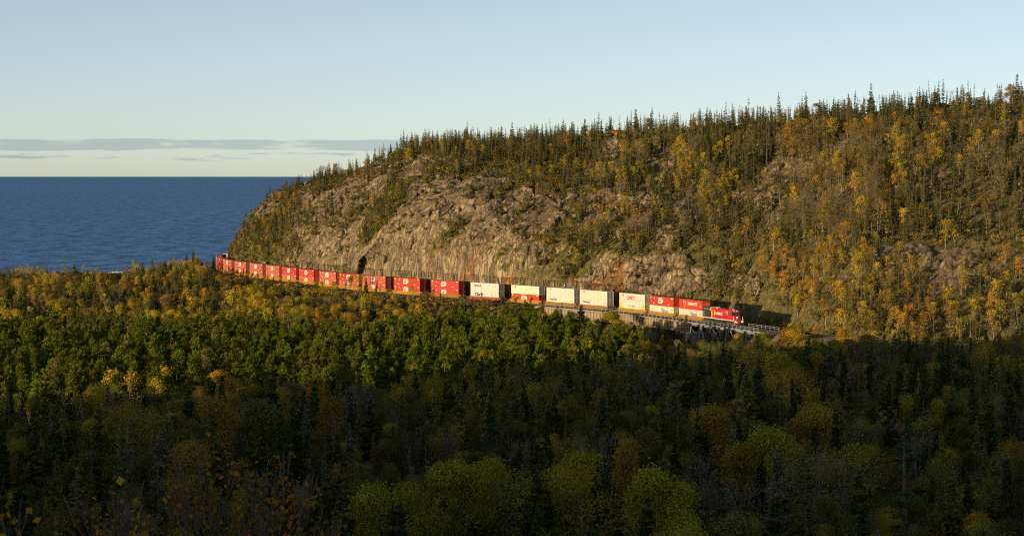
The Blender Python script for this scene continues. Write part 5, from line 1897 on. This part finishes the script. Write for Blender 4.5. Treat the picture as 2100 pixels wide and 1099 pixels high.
# ---- split into single trees and the mass behind them
KNAME = {'spruce': ('spruce_tree', 'spruce'), 'fir': ('fir_tree', 'narrow fir'), 'pine': ('pine_tree', 'plantation pine'), 'aspen': ('aspen_tree', 'aspen'), 'birch': ('birch_tree', 'birch'), 'bare': ('bare_tree', 'bare tree')}
LIMIT = {'spruce': 300, 'fir': 300, 'pine': 300, 'aspen': 300, 'birch': 240, 'bare': 260}
MASS = {'spruce': ('spruce_forest', 'dark spruces of the valley woods that read as one mass'), 'fir': ('fir_forest', 'narrow firs covering the rocky hillside'), 'pine': ('pine_forest', 'sunlit rows of the pine plantation behind its front trees'),
        'aspen': ('aspen_forest', 'autumn-coloured aspens of the valley woods'), 'birch': ('birch_forest', 'golden and orange birches scattered over the hillside'), 'bare': ('leafless_forest', 'brown leafless trees of the hillside and valley'), 'shrub': ('shrub_undergrowth', 'low shrubs on ledges, scree and embankment')}


def where(zone, x):
    if zone == 'shade':
        return 'in shaded woods below the bridge' if x > 1180 else 'in shaded woods before the pines'
    if zone == 'pines':
        return 'in the sunlit pine plantation'
    if zone == 'grade':
        return 'below the white containers' if x > 960 else 'below the red containers'
    if zone == 'river':
        return 'in the gap beside the trestle' if x < 1590 else 'in woods beyond the bridge'
    if zone == 'point':
        return 'on the wooded lake point'
    side = 'above the red containers' if x < 960 else ('above the white containers' if x < 1330 else 'above the locomotive')
    return ('on the skyline ' if zone == 'sky' else 'on the hillside ') + side


def tint(cn, r, v=None):
    c = PAL[cn]
    v = r.uniform(0.78, 1.22) if v is None else v
    return tuple(max(0.004, a * v * r.uniform(0.92, 1.08)) for a in c)


rt_ = random.Random(5)
bykind = {}
for t in TREES:
    bykind.setdefault(t[0], []).append(t)
counts = {}
TA = np.array([(t[1], t[2]) for t in TREES])
SHORT = {'spruce': 'spruce', 'fir': 'fir', 'pine': 'pine', 'aspen': 'aspen', 'birch': 'birch', 'bare': 'bare tree'}


def beside(t):
    """the closest unlike tree, named when it stands within a few metres"""
    d = np.hypot(TA[:, 0] - t[1], TA[:, 1] - t[2])
    for j in np.argsort(d)[1:12]:
        o = TREES[j]
        if d[j] > 9:
            return ''
        if o[0] != 'shrub' and (o[0], o[6]) != (t[0], t[6]) and o[4] > 5:
            return 'beside %s %s %s' % ('an' if o[6][0] in 'aeiou' else 'a', o[6], SHORT[o[0]])
    return ''


for kind, lst in bykind.items():
    def size(t):
        x, y = proj(t[1], t[2], t[3] + t[4])
        if not (-15 < x < 2115) or y > 1085 or y < 150:
            return -1
        if t[8]:
            return 1e6
        return t[4] / t[2]
    order = sorted(lst, key=size, reverse=True)
    lim = LIMIT.get(kind, 0)
    single = [t for t in order[:lim] if size(t) > 0]
    rest = order[len(single):]
    npro = len(PROTO[kind])
    for t in single:
        _, X, Y, Z, h, wid, cn, zone, force = t
        x, y = proj(X, Y, Z + h)
        nm, word = KNAME[kind]
        o = add(nm, None, loc=(X, Y, Z - 0.1), rot=(rt_.gauss(0, 0.035), rt_.gauss(0, 0.035), rt_.uniform(0, 6.28)))
        k_ = h / 10.0
        o.scale = (k_ * wid, k_ * wid, k_)
        sz = 'tall' if h > 11 else ('low' if h < 6 else 'middling')
        vv = rt_.uniform(0.72, 1.28)
        tone = 'deep' if vv < 0.9 else ('pale' if vv > 1.1 else '')
        sp = 'broad' if wid > 1.08 else ('slender' if wid < 0.92 else '')
        w_ = where(zone, x)
        by = beside(t)
        import re
        while len(re.findall(r'[A-Za-z]+', ' '.join((sz, sp, tone, cn, word, w_, by)))) > 16:
            if tone:
                tone = ''
            elif sp:
                sp = ''
            else:
                by = ''
        tag(o, ' '.join(q for q in (sz, sp, tone, cn, word, w_, by) if q), 'tree', '%s %s' % (word + 's' if word != 'spruce' else 'spruces', w_))
        tm, cmh = PROTO[kind][rt_.randrange(npro)]
        add('trunk', tm, o)
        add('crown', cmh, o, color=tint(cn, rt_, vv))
    counts[kind] = (len(single), len(rest))
    if not rest:
        continue
    n = len(rest)
    me = bpy.data.meshes.new(MASS[kind][0])
    me.vertices.add(n)
    me.vertices.foreach_set('co', np.array([(t[1], t[2], t[3] - 0.1) for t in rest], np.float32).ravel())
    scl = np.array([(t[4] / 10 * t[5], t[4] / 10 * t[5], t[4] / 10) for t in rest], np.float32)
    rot = np.array([(rt_.gauss(0, 0.03), rt_.gauss(0, 0.03), rt_.uniform(0, 6.28)) for t in rest], np.float32)
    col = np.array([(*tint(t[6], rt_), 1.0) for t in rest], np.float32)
    pk = np.array([rt_.randrange(npro) for t in rest], np.int32)
    for nm, ty, ar, key in (('scl', 'FLOAT_VECTOR', scl, 'vector'), ('rot', 'FLOAT_VECTOR', rot, 'vector'), ('tint', 'FLOAT_COLOR', col, 'color'), ('pick', 'INT', pk, 'value')):
        at = me.attributes.new(nm, ty, 'POINT')
        at.data.foreach_set(key, ar.ravel())
    ob = add(MASS[kind][0], me)
    tag(ob, MASS[kind][1], kind='stuff')
    ng = bpy.data.node_groups.new('scatter_' + kind, 'GeometryNodeTree')
    ng.interface.new_socket('Geometry', in_out='INPUT', socket_type='NodeSocketGeometry')
    ng.interface.new_socket('Geometry', in_out='OUTPUT', socket_type='NodeSocketGeometry')
    gi, go = nd(ng, 'NodeGroupInput'), nd(ng, 'NodeGroupOutput')
    ci = nd(ng, 'GeometryNodeCollectionInfo')
    ci.inputs['Collection'].default_value = PROTO[kind + '_coll']
    ci.inputs['Separate Children'].default_value = True
    ci.inputs['Reset Children'].default_value = True
    iop = nd(ng, 'GeometryNodeInstanceOnPoints')
    iop.inputs['Pick Instance'].default_value = True
    for nm, ty, sock in (('scl', 'FLOAT_VECTOR', 'Scale'), ('rot', 'FLOAT_VECTOR', 'Rotation'), ('pick', 'INT', 'Instance Index')):
        na = nd(ng, 'GeometryNodeInputNamedAttribute', data_type=ty)
        na.inputs['Name'].default_value = nm
        lk(ng, na.outputs['Attribute'], iop.inputs[sock])
    lk(ng, gi.outputs[0], iop.inputs['Points'])
    lk(ng, ci.outputs[0], iop.inputs['Instance'])
    lk(ng, iop.outputs[0], go.inputs[0])
    md = ob.modifiers.new('scatter', 'NODES')
    md.node_group = ng
print('TREES', counts)

# ---- close saplings on the photographer's slope, their leaves large and soft
for seed, x, y, D, sc_h, label, cn in ((901, 480, 868, 47, 1.0, 'sparse rowan sapling with orange and yellow leaves on the near slope', (0.34, 0.15, 0.02)),
                                      (905, 190, 945, 27, 1.0, 'few-leaved rowan sapling with golden leaves close to the photographer', (0.42, 0.23, 0.02))):
    X = (x - 1050) / F * D
    z = float(ground_z(X, D))
    h = z_at(y, D) - z
    r_, c_ = broadleaf(seed, 2400 if D > 40 else 500, 0.115 * 10 / h, 3, 3, 4.6, 0.3, 2.2, 0.16, width=0.3, stems=4)
    o = add('rowan_tree', None, loc=(X, D, z - 0.1))
    k_ = h / 10
    o.scale = (k_, k_, k_)
    tag(o, label, 'tree')
    add('trunk', r_.mesh('rowan_trunk', [M['bark']]), o)
    add('crown', c_.mesh('rowan_crown', [M['leaf']]), o, color=cn)
